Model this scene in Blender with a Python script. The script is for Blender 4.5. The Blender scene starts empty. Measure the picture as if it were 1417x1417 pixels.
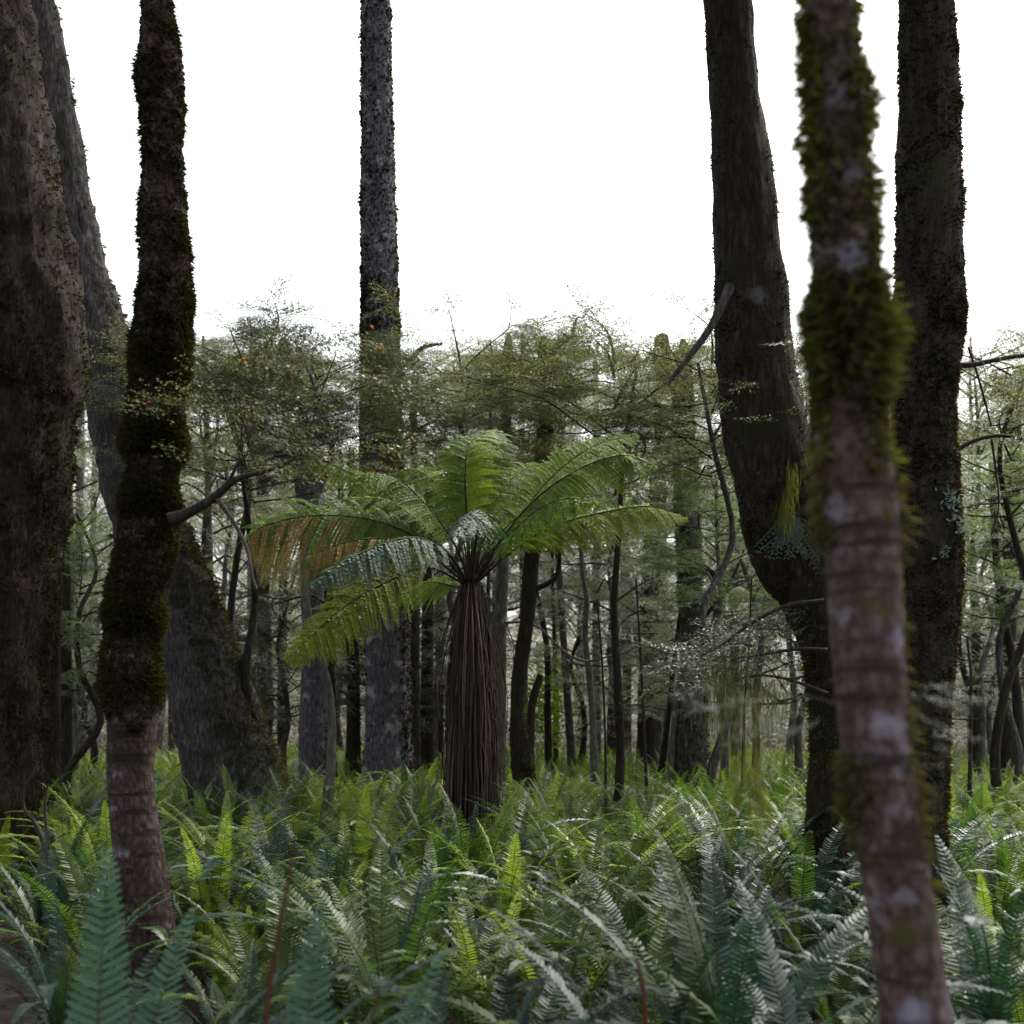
import bpy, math, random
import numpy as np
from mathutils import Vector, noise as mnoise

random.seed(7)
RNG = np.random.default_rng(7)
PI = math.pi
S = bpy.context.scene
COL = S.collection

# ------------------------------------------------------------------ camera
F_PX, CX, HZ, CAM_H = 1378.0, 708.5, 1000.0, 1.45

def P(px, py, Y):
    """world point standing at depth Y that the photograph shows at pixel (px, py)"""
    return Vector(((px - CX) / F_PX * Y, Y, CAM_H - (py - HZ) / F_PX * Y))

def X_at(px, Y):
    return (px - CX) / F_PX * Y

cam_d = bpy.data.cameras.new('camera')
cam = bpy.data.objects.new('camera', cam_d)
COL.objects.link(cam)
cam.location = (0, 0, CAM_H)
cam.rotation_euler = (PI / 2, 0, 0)
cam_d.sensor_width = 36
cam_d.lens = 36 * F_PX / 1417
cam_d.shift_y = (HZ - 708.5) / 1417
cam_d.clip_start = 0.05
cam_d.clip_end = 2000
cam_d.dof.use_dof = True
cam_d.dof.focus_distance = 6.8
cam_d.dof.aperture_fstop = 2.6
S.camera = cam

# ------------------------------------------------------------------ light
SUN_EL, SUN_AZ = math.radians(58), math.radians(35)
w = bpy.data.worlds.new('World')
S.world = w
w.use_nodes = True
nt = w.node_tree
nt.nodes.clear()
sky = nt.nodes.new('ShaderNodeTexSky')
sky.sky_type = 'NISHITA'
sky.sun_disc = False
sky.sun_elevation = SUN_EL
sky.sun_rotation = SUN_AZ
sky.dust_density = 6.0
sky.air_density = 1.6
hsv = nt.nodes.new('ShaderNodeHueSaturation')      # thin cloud: the blue is washed out
hsv.inputs['Saturation'].default_value = 0.42
bg = nt.nodes.new('ShaderNodeBackground')
bg.inputs['Strength'].default_value = 0.15
out = nt.nodes.new('ShaderNodeOutputWorld')
nt.links.new(sky.outputs[0], hsv.inputs['Color'])
nt.links.new(hsv.outputs[0], bg.inputs['Color'])
nt.links.new(bg.outputs[0], out.inputs['Surface'])

sun_d = bpy.data.lights.new('sun', 'SUN')
sun_d.energy = 1.4
sun_d.angle = math.radians(25)
sun_d.color = (1.0, 0.96, 0.9)
sun = bpy.data.objects.new('sun', sun_d)
COL.objects.link(sun)
dirv = Vector((math.sin(SUN_AZ) * math.cos(SUN_EL), math.cos(SUN_AZ) * math.cos(SUN_EL), math.sin(SUN_EL)))
sun.rotation_euler = dirv.to_track_quat('Z', 'Y').to_euler()

S.view_settings.view_transform = 'Standard'
S.view_settings.look = 'None'
S.view_settings.exposure = 1.38
S.view_settings.gamma = 1.0
S.cycles.max_bounces = 10
S.cycles.diffuse_bounces = 6
S.cycles.glossy_bounces = 2
S.cycles.transmission_bounces = 6
S.cycles.caustics_reflective = False
S.cycles.caustics_refractive = False
S.cycles.use_denoising = True

# ------------------------------------------------------------------ materials
def ramp(nt, stops):
    r = nt.nodes.new('ShaderNodeValToRGB')
    el = r.color_ramp.elements
    el[0].position, el[0].color = stops[0][0], (*stops[0][1], 1)
    el[1].position, el[1].color = stops[-1][0], (*stops[-1][1], 1)
    for p, c in stops[1:-1]:
        e = el.new(p)
        e.color = (*c, 1)
    return r

def leaf_mat(name, stops, transl=0.35, rough=0.4, tcol=1.6, spec=0.5, objrand=0.0, scale=0.0, tint=None):
    """leaf: the shade varies from leaf to leaf (random per island) and from plant to plant; light passes through"""
    m = bpy.data.materials.new(name)
    m.use_nodes = True
    nt = m.node_tree
    b = nt.nodes['Principled BSDF']
    g = nt.nodes.new('ShaderNodeNewGeometry')
    fac = g.outputs['Random Per Island']
    if objrand:
        oi = nt.nodes.new('ShaderNodeObjectInfo')
        mx = nt.nodes.new('ShaderNodeMix')
        mx.inputs[0].default_value = objrand
        nt.links.new(fac, mx.inputs[2])
        nt.links.new(oi.outputs['Random'], mx.inputs[3])
        fac = mx.outputs[0]
    if scale:
        tc = nt.nodes.new('ShaderNodeTexCoord')
        nz = nt.nodes.new('ShaderNodeTexNoise')
        nz.inputs['Scale'].default_value = scale
        nt.links.new(tc.outputs['Object'], nz.inputs['Vector'])
        mx = nt.nodes.new('ShaderNodeMix')
        mx.inputs[0].default_value = 0.6
        nt.links.new(fac, mx.inputs[2])
        nt.links.new(nz.outputs[0], mx.inputs[3])
        fac = mx.outputs[0]
    r = ramp(nt, stops)
    nt.links.new(fac, r.inputs[0])
    nt.links.new(r.outputs[0], b.inputs['Base Color'])
    b.inputs['Roughness'].default_value = rough
    b.inputs['Specular IOR Level'].default_value = spec
    t = nt.nodes.new('ShaderNodeBsdfTranslucent')
    br = nt.nodes.new('ShaderNodeMix')
    br.data_type = 'RGBA'
    br.blend_type = 'MULTIPLY'
    br.inputs[0].default_value = 1.0
    tc3 = tint or (tcol * 1.05, tcol * 1.15, tcol * 0.55)
    br.inputs[7].default_value = (*tc3, 1)
    nt.links.new(r.outputs[0], br.inputs[6])
    nt.links.new(br.outputs[2], t.inputs['Color'])
    ms = nt.nodes.new('ShaderNodeMixShader')
    ms.inputs[0].default_value = transl
    nt.links.new(b.outputs[0], ms.inputs[1])
    nt.links.new(t.outputs[0], ms.inputs[2])
    nt.links.new(ms.outputs[0], nt.nodes['Material Output'].inputs['Surface'])
    return m

def bark_mat(name, dark, mid, light, scale=6.0, lich_w=0.06, stretch=0.18, bump=0.6, lichen=None, lich_scale=3.0, lich_t=0.66,
             moss=None, moss_t=0.6, rings=0.0, rough=0.9):
    """bark: long fissures, patches of lichen and thin moss"""
    m = bpy.data.materials.new(name)
    m.use_nodes = True
    nt = m.node_tree
    b = nt.nodes['Principled BSDF']
    b.inputs['Roughness'].default_value = rough
    b.inputs['Specular IOR Level'].default_value = 0.25
    tc = nt.nodes.new('ShaderNodeTexCoord')
    mp = nt.nodes.new('ShaderNodeMapping')
    mp.inputs['Scale'].default_value = (1, 1, stretch)
    nt.links.new(tc.outputs['Object'], mp.inputs['Vector'])
    n1 = nt.nodes.new('ShaderNodeTexNoise')
    n1.inputs['Scale'].default_value = scale * 3
    n1.inputs['Detail'].default_value = 8
    n1.inputs['Roughness'].default_value = 0.7
    nt.links.new(mp.outputs[0], n1.inputs['Vector'])
    vo = nt.nodes.new('ShaderNodeTexVoronoi')
    vo.feature = 'DISTANCE_TO_EDGE'
    vo.inputs['Scale'].default_value = scale * 2.2
    nt.links.new(mp.outputs[0], vo.inputs['Vector'])
    add = nt.nodes.new('ShaderNodeMath')
    add.operation = 'MULTIPLY_ADD'
    add.inputs[1].default_value = 0.55
    nt.links.new(vo.outputs['Distance'], add.inputs[0])
    nt.links.new(n1.outputs[0], add.inputs[2])
    h = add.outputs[0]
    r = ramp(nt, [(0.32, dark), (0.55, mid), (0.85, light)])
    nt.links.new(h, r.inputs[0])
    col = r.outputs[0]
    def patch(col, c, sc, t, wd, zs=1.0):
        mp2 = nt.nodes.new('ShaderNodeMapping')
        mp2.inputs['Scale'].default_value = (1, 1, zs)
        nt.links.new(tc.outputs['Object'], mp2.inputs['Vector'])
        nn = nt.nodes.new('ShaderNodeTexNoise')
        nn.inputs['Scale'].default_value = sc
        nn.inputs['Detail'].default_value = 6
        nt.links.new(mp2.outputs[0], nn.inputs['Vector'])
        rr = ramp(nt, [(t, (0, 0, 0)), (t + wd, (1, 1, 1))])
        nt.links.new(nn.outputs[0], rr.inputs[0])
        mx = nt.nodes.new('ShaderNodeMix')
        mx.data_type = 'RGBA'
        nt.links.new(rr.outputs[0], mx.inputs[0])
        nt.links.new(col, mx.inputs[6])
        mx.inputs[7].default_value = (*c, 1)
        return mx.outputs[2]
    if rings:
        col = patch(col, tuple(x * 0.45 for x in mid), 4.0, 0.52, 0.10, rings)
    if lichen:
        col = patch(col, lichen, lich_scale, lich_t, lich_w)
    if moss:
        col = patch(col, moss, lich_scale * 0.8 + 1.3, moss_t, 0.12)
    nt.links.new(col, b.inputs['Base Color'])
    bp = nt.nodes.new('ShaderNodeBump')
    bp.inputs['Strength'].default_value = bump
    bp.inputs['Distance'].default_value = 0.03
    nt.links.new(h, bp.inputs['Height'])
    nt.links.new(bp.outputs[0], b.inputs['Normal'])
    return m

M = {}
# crown ferns
M['fern_blue'] = leaf_mat('fern_blue_green', [(0, (0.007, 0.028, 0.018)), (0.5, (0.014, 0.046, 0.028)), (1, (0.028, 0.076, 0.042))], 0.20, 0.43, 1.7, 0.45, objrand=0.5)
M['fern_mid'] = leaf_mat('fern_mid_green', [(0, (0.026, 0.058, 0.012)), (0.5, (0.052, 0.098, 0.018)), (1, (0.095, 0.155, 0.028))], 0.36, 0.42, 1.9, 0.4, objrand=0.5)
M['fern_yellow'] = leaf_mat('fern_lit_yellow_green', [(0, (0.110, 0.165, 0.026)), (0.5, (0.180, 0.250, 0.040)), (1, (0.270, 0.340, 0.070))], 0.42, 0.42, 1.5, objrand=0.5)  # brighter copy: light on the distant ferns put into the colour
M['fern_pale'] = leaf_mat('fern_pale_sea_green', [(0, (0.040, 0.092, 0.052)), (0.5, (0.062, 0.128, 0.072)), (1, (0.095, 0.175, 0.098))], 0.28, 0.5, 1.6, 0.3, objrand=0.5)
M['fern_brown'] = leaf_mat('fern_dead_brown', [(0, (0.050, 0.020, 0.010)), (1, (0.130, 0.052, 0.024))], 0.2, 0.8, 1.2, 0.2, tint=(1.3, 1.0, .7))
M['fertile'] = leaf_mat('fern_fertile_brown', [(0, (0.020, 0.013, 0.010)), (1, (0.060, 0.034, 0.022))], 0.1, 0.7, 1.0, 0.2)
M['rachis'] = bark_mat('fern_stalk', (0.030, 0.024, 0.012), (0.060, 0.060, 0.022), (0.09, 0.10, 0.035), 20, bump=0.1)
# tree fern
M['tf_green'] = leaf_mat('tree_fern_green', [(0, (0.062, 0.110, 0.016)), (1, (0.125, 0.200, 0.030))], 0.42, 0.62, 2.2, 0.28, tint=(2.3, 2.3, .9))
M['tf_bright'] = leaf_mat('tree_fern_bright', [(0, (0.130, 0.205, 0.022)), (1, (0.210, 0.300, 0.038))], 0.42, 0.62, 2.1, 0.3, tint=(2.2, 2.2, .9))
M['tf_yellow'] = leaf_mat('tree_fern_yellow', [(0, (0.140, 0.175, 0.014)), (1, (0.220, 0.250, 0.022))], 0.42, 0.62, 2.0, 0.3, tint=(2.2, 2.0, .8))
M['tf_blue'] = leaf_mat('tree_fern_blue', [(0, (0.032, 0.070, 0.040)), (1, (0.065, 0.118, 0.068))], 0.2, 0.6, 1.5, 0.25)
M['tf_gold'] = leaf_mat('tree_fern_gold', [(0, (0.110, 0.105, 0.022)), (0.5, (0.260, 0.195, 0.055)), (1, (0.480, 0.350, 0.140))], 0.42, 0.6, 1.6, 0.2, scale=7.0, tint=(1.4, 1.3, .7))
M['stipe'] = bark_mat('tree_fern_stipe', (0.012, 0.009, 0.005), (0.03, 0.022, 0.010), (0.06, 0.05, 0.018), 20, bump=0.1)
M['skirt'] = leaf_mat('dead_stalk_brown', [(0, (0.014, 0.008, 0.006)), (0.5, (0.050, 0.030, 0.023)), (1, (0.160, 0.105, 0.082))], 0.0, 0.7, 1, 0.3)
M['tf_core'] = bark_mat('tree_fern_trunk', (0.006, 0.004, 0.003), (0.014, 0.009, 0.007), (0.03, 0.02, 0.014), 14)
# beech leaves
M['beech'] = leaf_mat('beech_leaf', [(0, (0.030, 0.038, 0.017)), (0.6, (0.110, 0.122, 0.058)), (1, (0.250, 0.262, 0.150))], 0.42, 0.40, 1.5, tint=(1.4, 1.42, 1.0))
M['beech_dark'] = leaf_mat('beech_leaf_dark', [(0, (0.022, 0.030, 0.016)), (0.6, (0.058, 0.068, 0.034)), (1, (0.125, 0.135, 0.075))], 0.38, 0.38, 1.4, tint=(1.35, 1.38, .95))
M['beech_grey_lit'] = leaf_mat('beech_leaf_grey_lit', [(0, (0.130, 0.148, 0.100)), (0.6, (0.240, 0.265, 0.185)), (1, (0.380, 0.405, 0.310))], 0.45, 0.4, 1.3, scale=0.6, tint=(1.25, 1.25, 1.0))  # leaf colour paled to make up for missing light farther back
M['beech_pale_lit'] = leaf_mat('beech_leaf_pale_lit', [(0, (0.17, 0.185, 0.14)), (1, (0.36, 0.38, 0.31))], 0.45, 0.45, 1.2, scale=0.3, tint=(1.15, 1.15, 1.0))  # far wood copy, the light missing there painted into its colour
M['beech_fresh'] = leaf_mat('beech_leaf_fresh', [(0, (0.070, 0.110, 0.048)), (1, (0.150, 0.205, 0.095))], 0.4, 0.42, 1.5, scale=0.8)
M['leaf_shiny'] = leaf_mat('leaf_shiny', [(0, (0.060, 0.080, 0.060)), (1, (0.150, 0.170, 0.130))], 0.22, 0.45, 1.3, 0.5)
M['leaf_orange'] = leaf_mat('leaf_orange', [(0, (0.30, 0.10, 0.02)), (1, (0.55, 0.20, 0.03))], 0.4, 0.5, 1.2, tint=(1.4, 1.1, .6))
# moss
M['moss_brown'] = leaf_mat('moss_brown', [(0, (0.014, 0.012, 0.005)), (0.6, (0.034, 0.028, 0.010)), (1, (0.075, 0.058, 0.018))], 0.25, 0.85, 1.4, 0.1, scale=3.5)
M['moss_green'] = leaf_mat('moss_green', [(0, (0.014, 0.013, 0.004)), (0.6, (0.040, 0.038, 0.011)), (1, (0.100, 0.096, 0.030))], 0.35, 0.85, 1.4, 0.1, scale=4, tint=(1.5, 1.4, .7))
M['moss_yellow'] = leaf_mat('moss_yellow', [(0, (0.070, 0.070, 0.016)), (0.6, (0.130, 0.130, 0.034)), (1, (0.220, 0.210, 0.070))], 0.4, 0.85, 1.4, 0.1, scale=4)
M['moss_olive'] = leaf_mat('moss_olive', [(0, (0.032, 0.031, 0.010)), (0.6, (0.085, 0.082, 0.028)), (1, (0.190, 0.182, 0.075))], 0.35, 0.85, 1.4, 0.1, scale=4, tint=(1.4, 1.35, .8))
M['moss_pale'] = leaf_mat('moss_pale', [(0, (0.070, 0.075, 0.030)), (1, (0.190, 0.190, 0.095))], 0.4, 0.85, 1.3, 0.1, tint=(1.3, 1.3, .8))
M['moss_orange'] = leaf_mat('moss_orange', [(0, (0.040, 0.024, 0.008)), (1, (0.105, 0.062, 0.020))], 0.35, 0.85, 1.2, 0.1, tint=(1.3, 1.1, .6))
M['scales'] = leaf_mat('climbing_leaf_dark', [(0, (0.014, 0.013, 0.007)), (0.7, (0.046, 0.040, 0.020)), (1, (0.130, 0.105, 0.060))], 0.2, 0.5, 1.2, 0.4, scale=3)
M['lichen'] = leaf_mat('lichen_pale', [(0, (0.20, 0.27, 0.25)), (1, (0.34, 0.42, 0.39))], 0.2, 0.8, 1, 0.2)
# barks
M['bark_brown'] = bark_mat('bark_brown', (0.006, 0.004, 0.003), (0.026, 0.017, 0.012), (0.085, 0.057, 0.041), 12, stretch=.28, bump=1.0, lichen=(.12, .11, .11), lich_t=.70, moss=(.026, .025, .008), moss_t=.52)
M['bark_grey'] = bark_mat('bark_grey', (0.016, 0.013, 0.013), (0.072, 0.062, 0.063), (0.185, 0.165, 0.170), 12, stretch=0.2, bump=1.0, lichen=(.25, .24, .26), lich_t=.66, moss=(.03, .034, .012), moss_t=.60)
M['bark_lilac'] = bark_mat('bark_lilac', (0.026, 0.023, 0.028), (0.100, 0.092, 0.112), (0.240, 0.225, 0.270), 13, stretch=0.2, bump=1.0, lichen=(.33, .31, .37), lich_scale=5, lich_t=.58, lich_w=.1)
M['bark_dark'] = bark_mat('bark_dark', (0.009, 0.007, 0.005), (0.026, 0.020, 0.015), (0.066, 0.053, 0.042), 10, moss=(.032, .032, .010), moss_t=.54)
M['bark_pale'] = bark_mat('bark_pale', (0.045, 0.040, 0.034), (0.110, 0.100, 0.088), (0.200, 0.185, 0.165), 8, stretch=0.3, lichen=(.3, .3, .28), lich_t=.62, moss=(.05, .055, .018), moss_t=.56)
M['bark_near'] = bark_mat('bark_near_stem', (0.022, 0.013, 0.011), (0.090, 0.056, 0.048), (0.230, 0.160, 0.145), 18, stretch=0.6, bump=0.5, lichen=(.30, .275, .355), lich_scale=15, lich_t=.54, lich_w=.17, rings=13.0, moss=(.075, .07, .022), moss_t=.58)
M['bark_ring'] = bark_mat('bark_ringed_stem', (0.018, 0.011, 0.010), (0.058, 0.037, 0.033), (0.150, 0.105, 0.096), 14, stretch=0.5, bump=0.7, lichen=(.24, .21, .27), lich_scale=11, lich_t=.64, lich_w=.12, rings=7.0, moss=(.03, .03, .01), moss_t=.62)
M['twig'] = bark_mat('twig', (0.014, 0.011, 0.009), (0.034, 0.027, 0.023), (0.07, 0.058, 0.05), 14, bump=0.2, moss=(.05, .05, .018), moss_t=.6)
M['twig_pale'] = bark_mat('twig_pale', (0.05, 0.04, 0.036), (0.11, 0.09, 0.085), (0.18, 0.155, 0.15), 14, bump=0.2)
M['litter'] = leaf_mat('leaf_litter', [(0, (0.030, 0.016, 0.010)), (0.7, (0.080, 0.042, 0.028)), (1, (0.15, 0.085, 0.05))], 0.0, 0.8, 1, 0.2)

gm = bpy.data.materials.new('forest_floor')
gm.use_nodes = True
gn = gm.node_tree
gt = gn.nodes.new('ShaderNodeTexCoord')
gz = gn.nodes.new('ShaderNodeTexNoise')
gz.inputs['Scale'].default_value = 3.0
gz.inputs['Detail'].default_value = 10
gn.links.new(gt.outputs['Object'], gz.inputs['Vector'])
gr = ramp(gn, [(0.3, (0.010, 0.007, 0.005)), (0.55, (0.030, 0.020, 0.013)), (0.75, (0.055, 0.036, 0.022))])
gn.links.new(gz.outputs[0], gr.inputs[0])
gn.links.new(gr.outputs[0], gn.nodes['Principled BSDF'].inputs['Base Color'])
gn.nodes['Principled BSDF'].inputs['Roughness'].default_value = 0.95
gb = gn.nodes.new('ShaderNodeBump')
gb.inputs['Distance'].default_value = 0.05
gn.links.new(gz.outputs[0], gb.inputs['Height'])
gn.links.new(gb.outputs[0], gn.nodes['Principled BSDF'].inputs['Normal'])
M['ground'] = gm

# ------------------------------------------------------------------ mesh helpers
class MB:
    """gathers vertices and faces (n corners each) and links them as one mesh"""
    def __init__(self):
        self.v, self.f, self.mi, self.n = [], [], [], 0
    def add(self, v, f, mi=0):
        v = np.asarray(v, dtype=np.float64).reshape(-1, 3)
        f = np.asarray(f, dtype=np.int64)
        if len(f) == 0:
            return
        self.v.append(v)
        self.f.append(f + self.n)
        self.mi.append(np.full(len(f), mi, dtype=np.int32))
        self.n += len(v)
    def mesh(self, name, mats, smooth=False):
        me = bpy.data.meshes.new(name)
        if self.n == 0:
            return me
        v = np.concatenate(self.v)
        me.vertices.add(len(v))
        me.vertices.foreach_set('co', v.astype(np.float32).ravel())
        loops = np.concatenate([f.ravel() for f in self.f])
        cnt = np.concatenate([np.full(len(f), f.shape[1]) for f in self.f])
        start = np.concatenate([[0], np.cumsum(cnt)[:-1]])
        me.loops.add(len(loops))
        me.loops.foreach_set('vertex_index', loops.astype(np.int32))
        me.polygons.add(len(cnt))
        me.polygons.foreach_set('loop_start', start.astype(np.int32))
        me.polygons.foreach_set('loop_total', cnt.astype(np.int32))
        me.polygons.foreach_set('material_index', np.concatenate(self.mi))
        if smooth:
            me.polygons.foreach_set('use_smooth', np.ones(len(cnt), dtype=bool))
        for m in (mats if isinstance(mats, (list, tuple)) else [mats]):
            me.materials.append(m)
        me.update(calc_edges=True)
        return me
    def build(self, name, mats, parent=None, smooth=False):
        return link(name, self.mesh(name, mats, smooth), parent)

def link(name, me, parent=None):
    o = bpy.data.objects.new(name, me)
    COL.objects.link(o)
    if parent is not None:
        o.parent = parent
    return o

def thing(name, label, cat, loc=(0, 0, 0), group=None):
    o = bpy.data.objects.new(name, None)
    COL.objects.link(o)
    o.location = loc
    o.empty_display_size = 0.2
    o['label'], o['category'] = label, cat
    if group:
        o['group'] = group
    return o

def copy_tree(o, parent=None):
    c = o.copy()
    COL.objects.link(c)
    if parent is not None:
        c.parent = parent
    for ch in o.children:
        copy_tree(ch, c)
    return c

def catmull(pts, step):
    """dense points along a spline through pts; pts rows may carry extra columns (radius)"""
    p = np.asarray(pts, dtype=np.float64)
    p = np.vstack([2 * p[0] - p[1], p, 2 * p[-1] - p[-2]])
    outp = []
    for i in range(1, len(p) - 2):
        d = np.linalg.norm(p[i + 1][:3] - p[i][:3])
        n = max(1, int(math.ceil(d / step)))
        for k in range(n):
            t = k / n
            a, b, c, e = p[i - 1], p[i], p[i + 1], p[i + 2]
            outp.append(0.5 * (2 * b + (c - a) * t + (2 * a - 5 * b + 4 * c - e) * t * t + (3 * b - a - 3 * c + e) * t ** 3))
    outp.append(p[-2])
    return np.array(outp)

def frames(c):
    t = np.gradient(c, axis=0)
    t /= np.linalg.norm(t, axis=1)[:, None] + 1e-9
    ref = np.array([0.0, 1.0, 0.0]) if abs(t[0][1]) < 0.8 else np.array([1.0, 0.0, 0.0])
    A = []
    a = ref
    for k in range(len(c)):
        a = a - t[k] * np.dot(a, t[k])
        a /= np.linalg.norm(a) + 1e-9
        A.append(a)
    A = np.array(A)
    B = np.cross(t, A)
    return t, A, B

def tube(mb, pts, seg=6, step=0.1, lump=0.0, lump_scale=4.0, fis=0.0, seed=0, mi=0, cap=True):
    """tube along a spline of (x,y,z,radius); lump and fis roughen its surface.  Returns surface points, normals"""
    c = catmull(pts, step)
    ctr, r = c[:, :3], np.maximum(c[:, 3], 1e-4)
    t, A, B = frames(ctr)
    th = np.linspace(0, 2 * PI, seg, endpoint=False)
    nrm = A[:, None, :] * np.cos(th)[None, :, None] + B[:, None, :] * np.sin(th)[None, :, None]
    rad = np.repeat(r[:, None], seg, 1)
    if lump or fis:
        ln = np.concatenate([[0], np.cumsum(np.linalg.norm(np.diff(ctr, axis=0), axis=1))])
        for i in range(len(ctr)):
            for j in range(seg):
                q = nrm[i, j] * r[i]
                f = 0.0
                if lump:
                    f += lump * mnoise.noise(Vector((q[0] * lump_scale + seed * 3.1, q[1] * lump_scale, ln[i] * lump_scale * 0.7 + seed)))
                if fis:
                    f += fis * (abs(mnoise.noise(Vector((math.cos(th[j]) * 4.5 + seed, math.sin(th[j]) * 4.5, ln[i] * 1.3)))) - 0.25)
                    f += fis * 0.5 * mnoise.noise(Vector((q[0] * 22 + seed, q[1] * 22, ln[i] * 7)))
                rad[i, j] *= 1 + f
    v = ctr[:, None, :] + nrm * rad[:, :, None]
    n = len(ctr)
    i, j = np.meshgrid(np.arange(n - 1), np.arange(seg), indexing='ij')
    j2 = (j + 1) % seg
    f = np.stack([i * seg + j, i * seg + j2, (i + 1) * seg + j2, (i + 1) * seg + j], -1).reshape(-1, 4)
    mb.add(v.reshape(-1, 3), f, mi)
    if cap:
        vc = np.vstack([v[-1], ctr[-1] + t[-1] * r[-1] * 0.4])
        mb.add(vc, [[k, (k + 1) % seg, seg] for k in range(seg)], mi)
    return v, nrm

def fuzz(mb, v, nrm, n, ln, wd, droop=0.5, keep=None, mi=0, out=1.0, zlim=None):
    """n small blades of moss over a trunk's surface; keep(point, normal) says where it grows"""
    R, Sg = v.shape[:2]
    ctr = v.mean(1)
    tw = np.linalg.norm(v - ctr[:, None], axis=2).mean(1) ** 1.0
    tw = tw * np.where(zlim is None or ctr[:, 2] < (zlim or 0), 1.0, .45)[:] if zlim else tw
    tw = tw[:-1] / tw[:-1].sum()
    i = RNG.choice(R - 1, n, p=tw) + RNG.random(n) * .999
    j = RNG.integers(0, Sg, n)
    i0 = i.astype(int)
    fr = (i - i0)[:, None]
    jf = RNG.random(n)[:, None]
    j2 = (j + 1) % Sg
    p = (v[i0, j] * (1 - fr) + v[i0 + 1, j] * fr) * (1 - jf) + (v[i0, j2] * (1 - fr) + v[i0 + 1, j2] * fr) * jf
    nn = nrm[i0, j] * (1 - jf) + nrm[i0, j2] * jf
    if keep is not None:
        m = np.array([RNG.random() < keep(a, b) for a, b in zip(p, nn)])
        p, nn = p[m], nn[m]
    k = len(p)
    if k == 0:
        return
    cl = np.array([max(.38, .62 + .8 * mnoise.noise(Vector(a) * 7.0) + .5 * mnoise.noise(Vector(a) * 19.0)) for a in p])[:, None]
    L = ln * (0.35 + 0.8 * RNG.random((k, 1))) * cl
    d = nn * out + np.array([0, 0, -droop]) + RNG.normal(0, 0.45, (k, 3))
    d /= np.linalg.norm(d, axis=1)[:, None]
    s = np.cross(d, RNG.normal(0, 1, (k, 3)))
    s /= np.linalg.norm(s, axis=1)[:, None]
    W = wd * (0.6 + 0.8 * RNG.random((k, 1)))
    b = p - nn * 0.004
    quad = np.stack([b - s * W * .4, b + d * L * .5 + s * W, b + d * L, b + d * L * .5 - s * W], 1).reshape(-1, 3)
    mb.add(quad, np.arange(4 * k).reshape(-1, 4), mi)

# ------------------------------------------------------------------ leaves and crowns
def leaf_quads(base, d, nrm, L, W):
    """diamond leaves: base points, directions, normals -> verts"""
    s = np.cross(d, nrm)
    s /= np.linalg.norm(s, axis=1)[:, None] + 1e-9
    mid = base + d * L * 0.48
    return np.stack([base, mid + s * W * .5, base + d * L, mid - s * W * .5], 1)

def spray_template(seed, leafL=0.034, size=0.62, n_side=9):
    """one flat spray of beech twigs with its leaves, along +x"""
    r = np.random.default_rng(seed)
    bs, ds = [], []
    tw = []
    for k in range(n_side):
        x0 = size * (0.10 + 0.85 * k / n_side)
        sgn = 1 if k % 2 else -1
        ang = sgn * r.uniform(.55, .95)
        ln = size * (0.62 - 0.40 * k / n_side) * r.uniform(.75, 1.15)
        tw.append((x0, ang, ln))
    tw.append((0.0, 0.0, size * 1.1))
    for x0, ang, ln in tw:
        n = int(ln / (leafL * .62))
        for q in range(n):
            tt = (q + .7) / n
            x = x0 + math.cos(ang) * ln * tt
            y = math.sin(ang) * ln * tt
            la = ang + (1 if q % 2 else -1) * r.uniform(.5, 1.1)
            bs.append((x, y, r.normal(0, .012) - .10 * tt * ln))
            ds.append((math.cos(la), math.sin(la), r.normal(-.12, .22)))
    bs, ds = np.array(bs), np.array(ds)
    ds /= np.linalg.norm(ds, axis=1)[:, None]
    nr = np.array([0, 0, 1.0]) + r.normal(0, .38, bs.shape)
    L = leafL * (0.65 + .6 * r.random((len(bs), 1)))
    tq = []
    for x0, ang, ln in tw:
        ex, ey = x0 + math.cos(ang) * ln, math.sin(ang) * ln
        nx_, ny_ = -math.sin(ang) * .0022, math.cos(ang) * .0022
        tq.append([(x0 - nx_, -ny_, -.006), (x0 + nx_, ny_, -.006), (ex + nx_ * .4, ey + ny_ * .4, -.10 * ln - .006), (ex - nx_ * .4, ey - ny_ * .4, -.10 * ln - .006)])
    return leaf_quads(bs, ds, nr, L, L * .62), np.array(tq)     # (n,4,3) leaves, twigs

SPR = [spray_template(s) for s in range(6)]
SPR_FAR = [spray_template(s + 20, 0.075, 0.75, 6) for s in range(6)]

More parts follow.
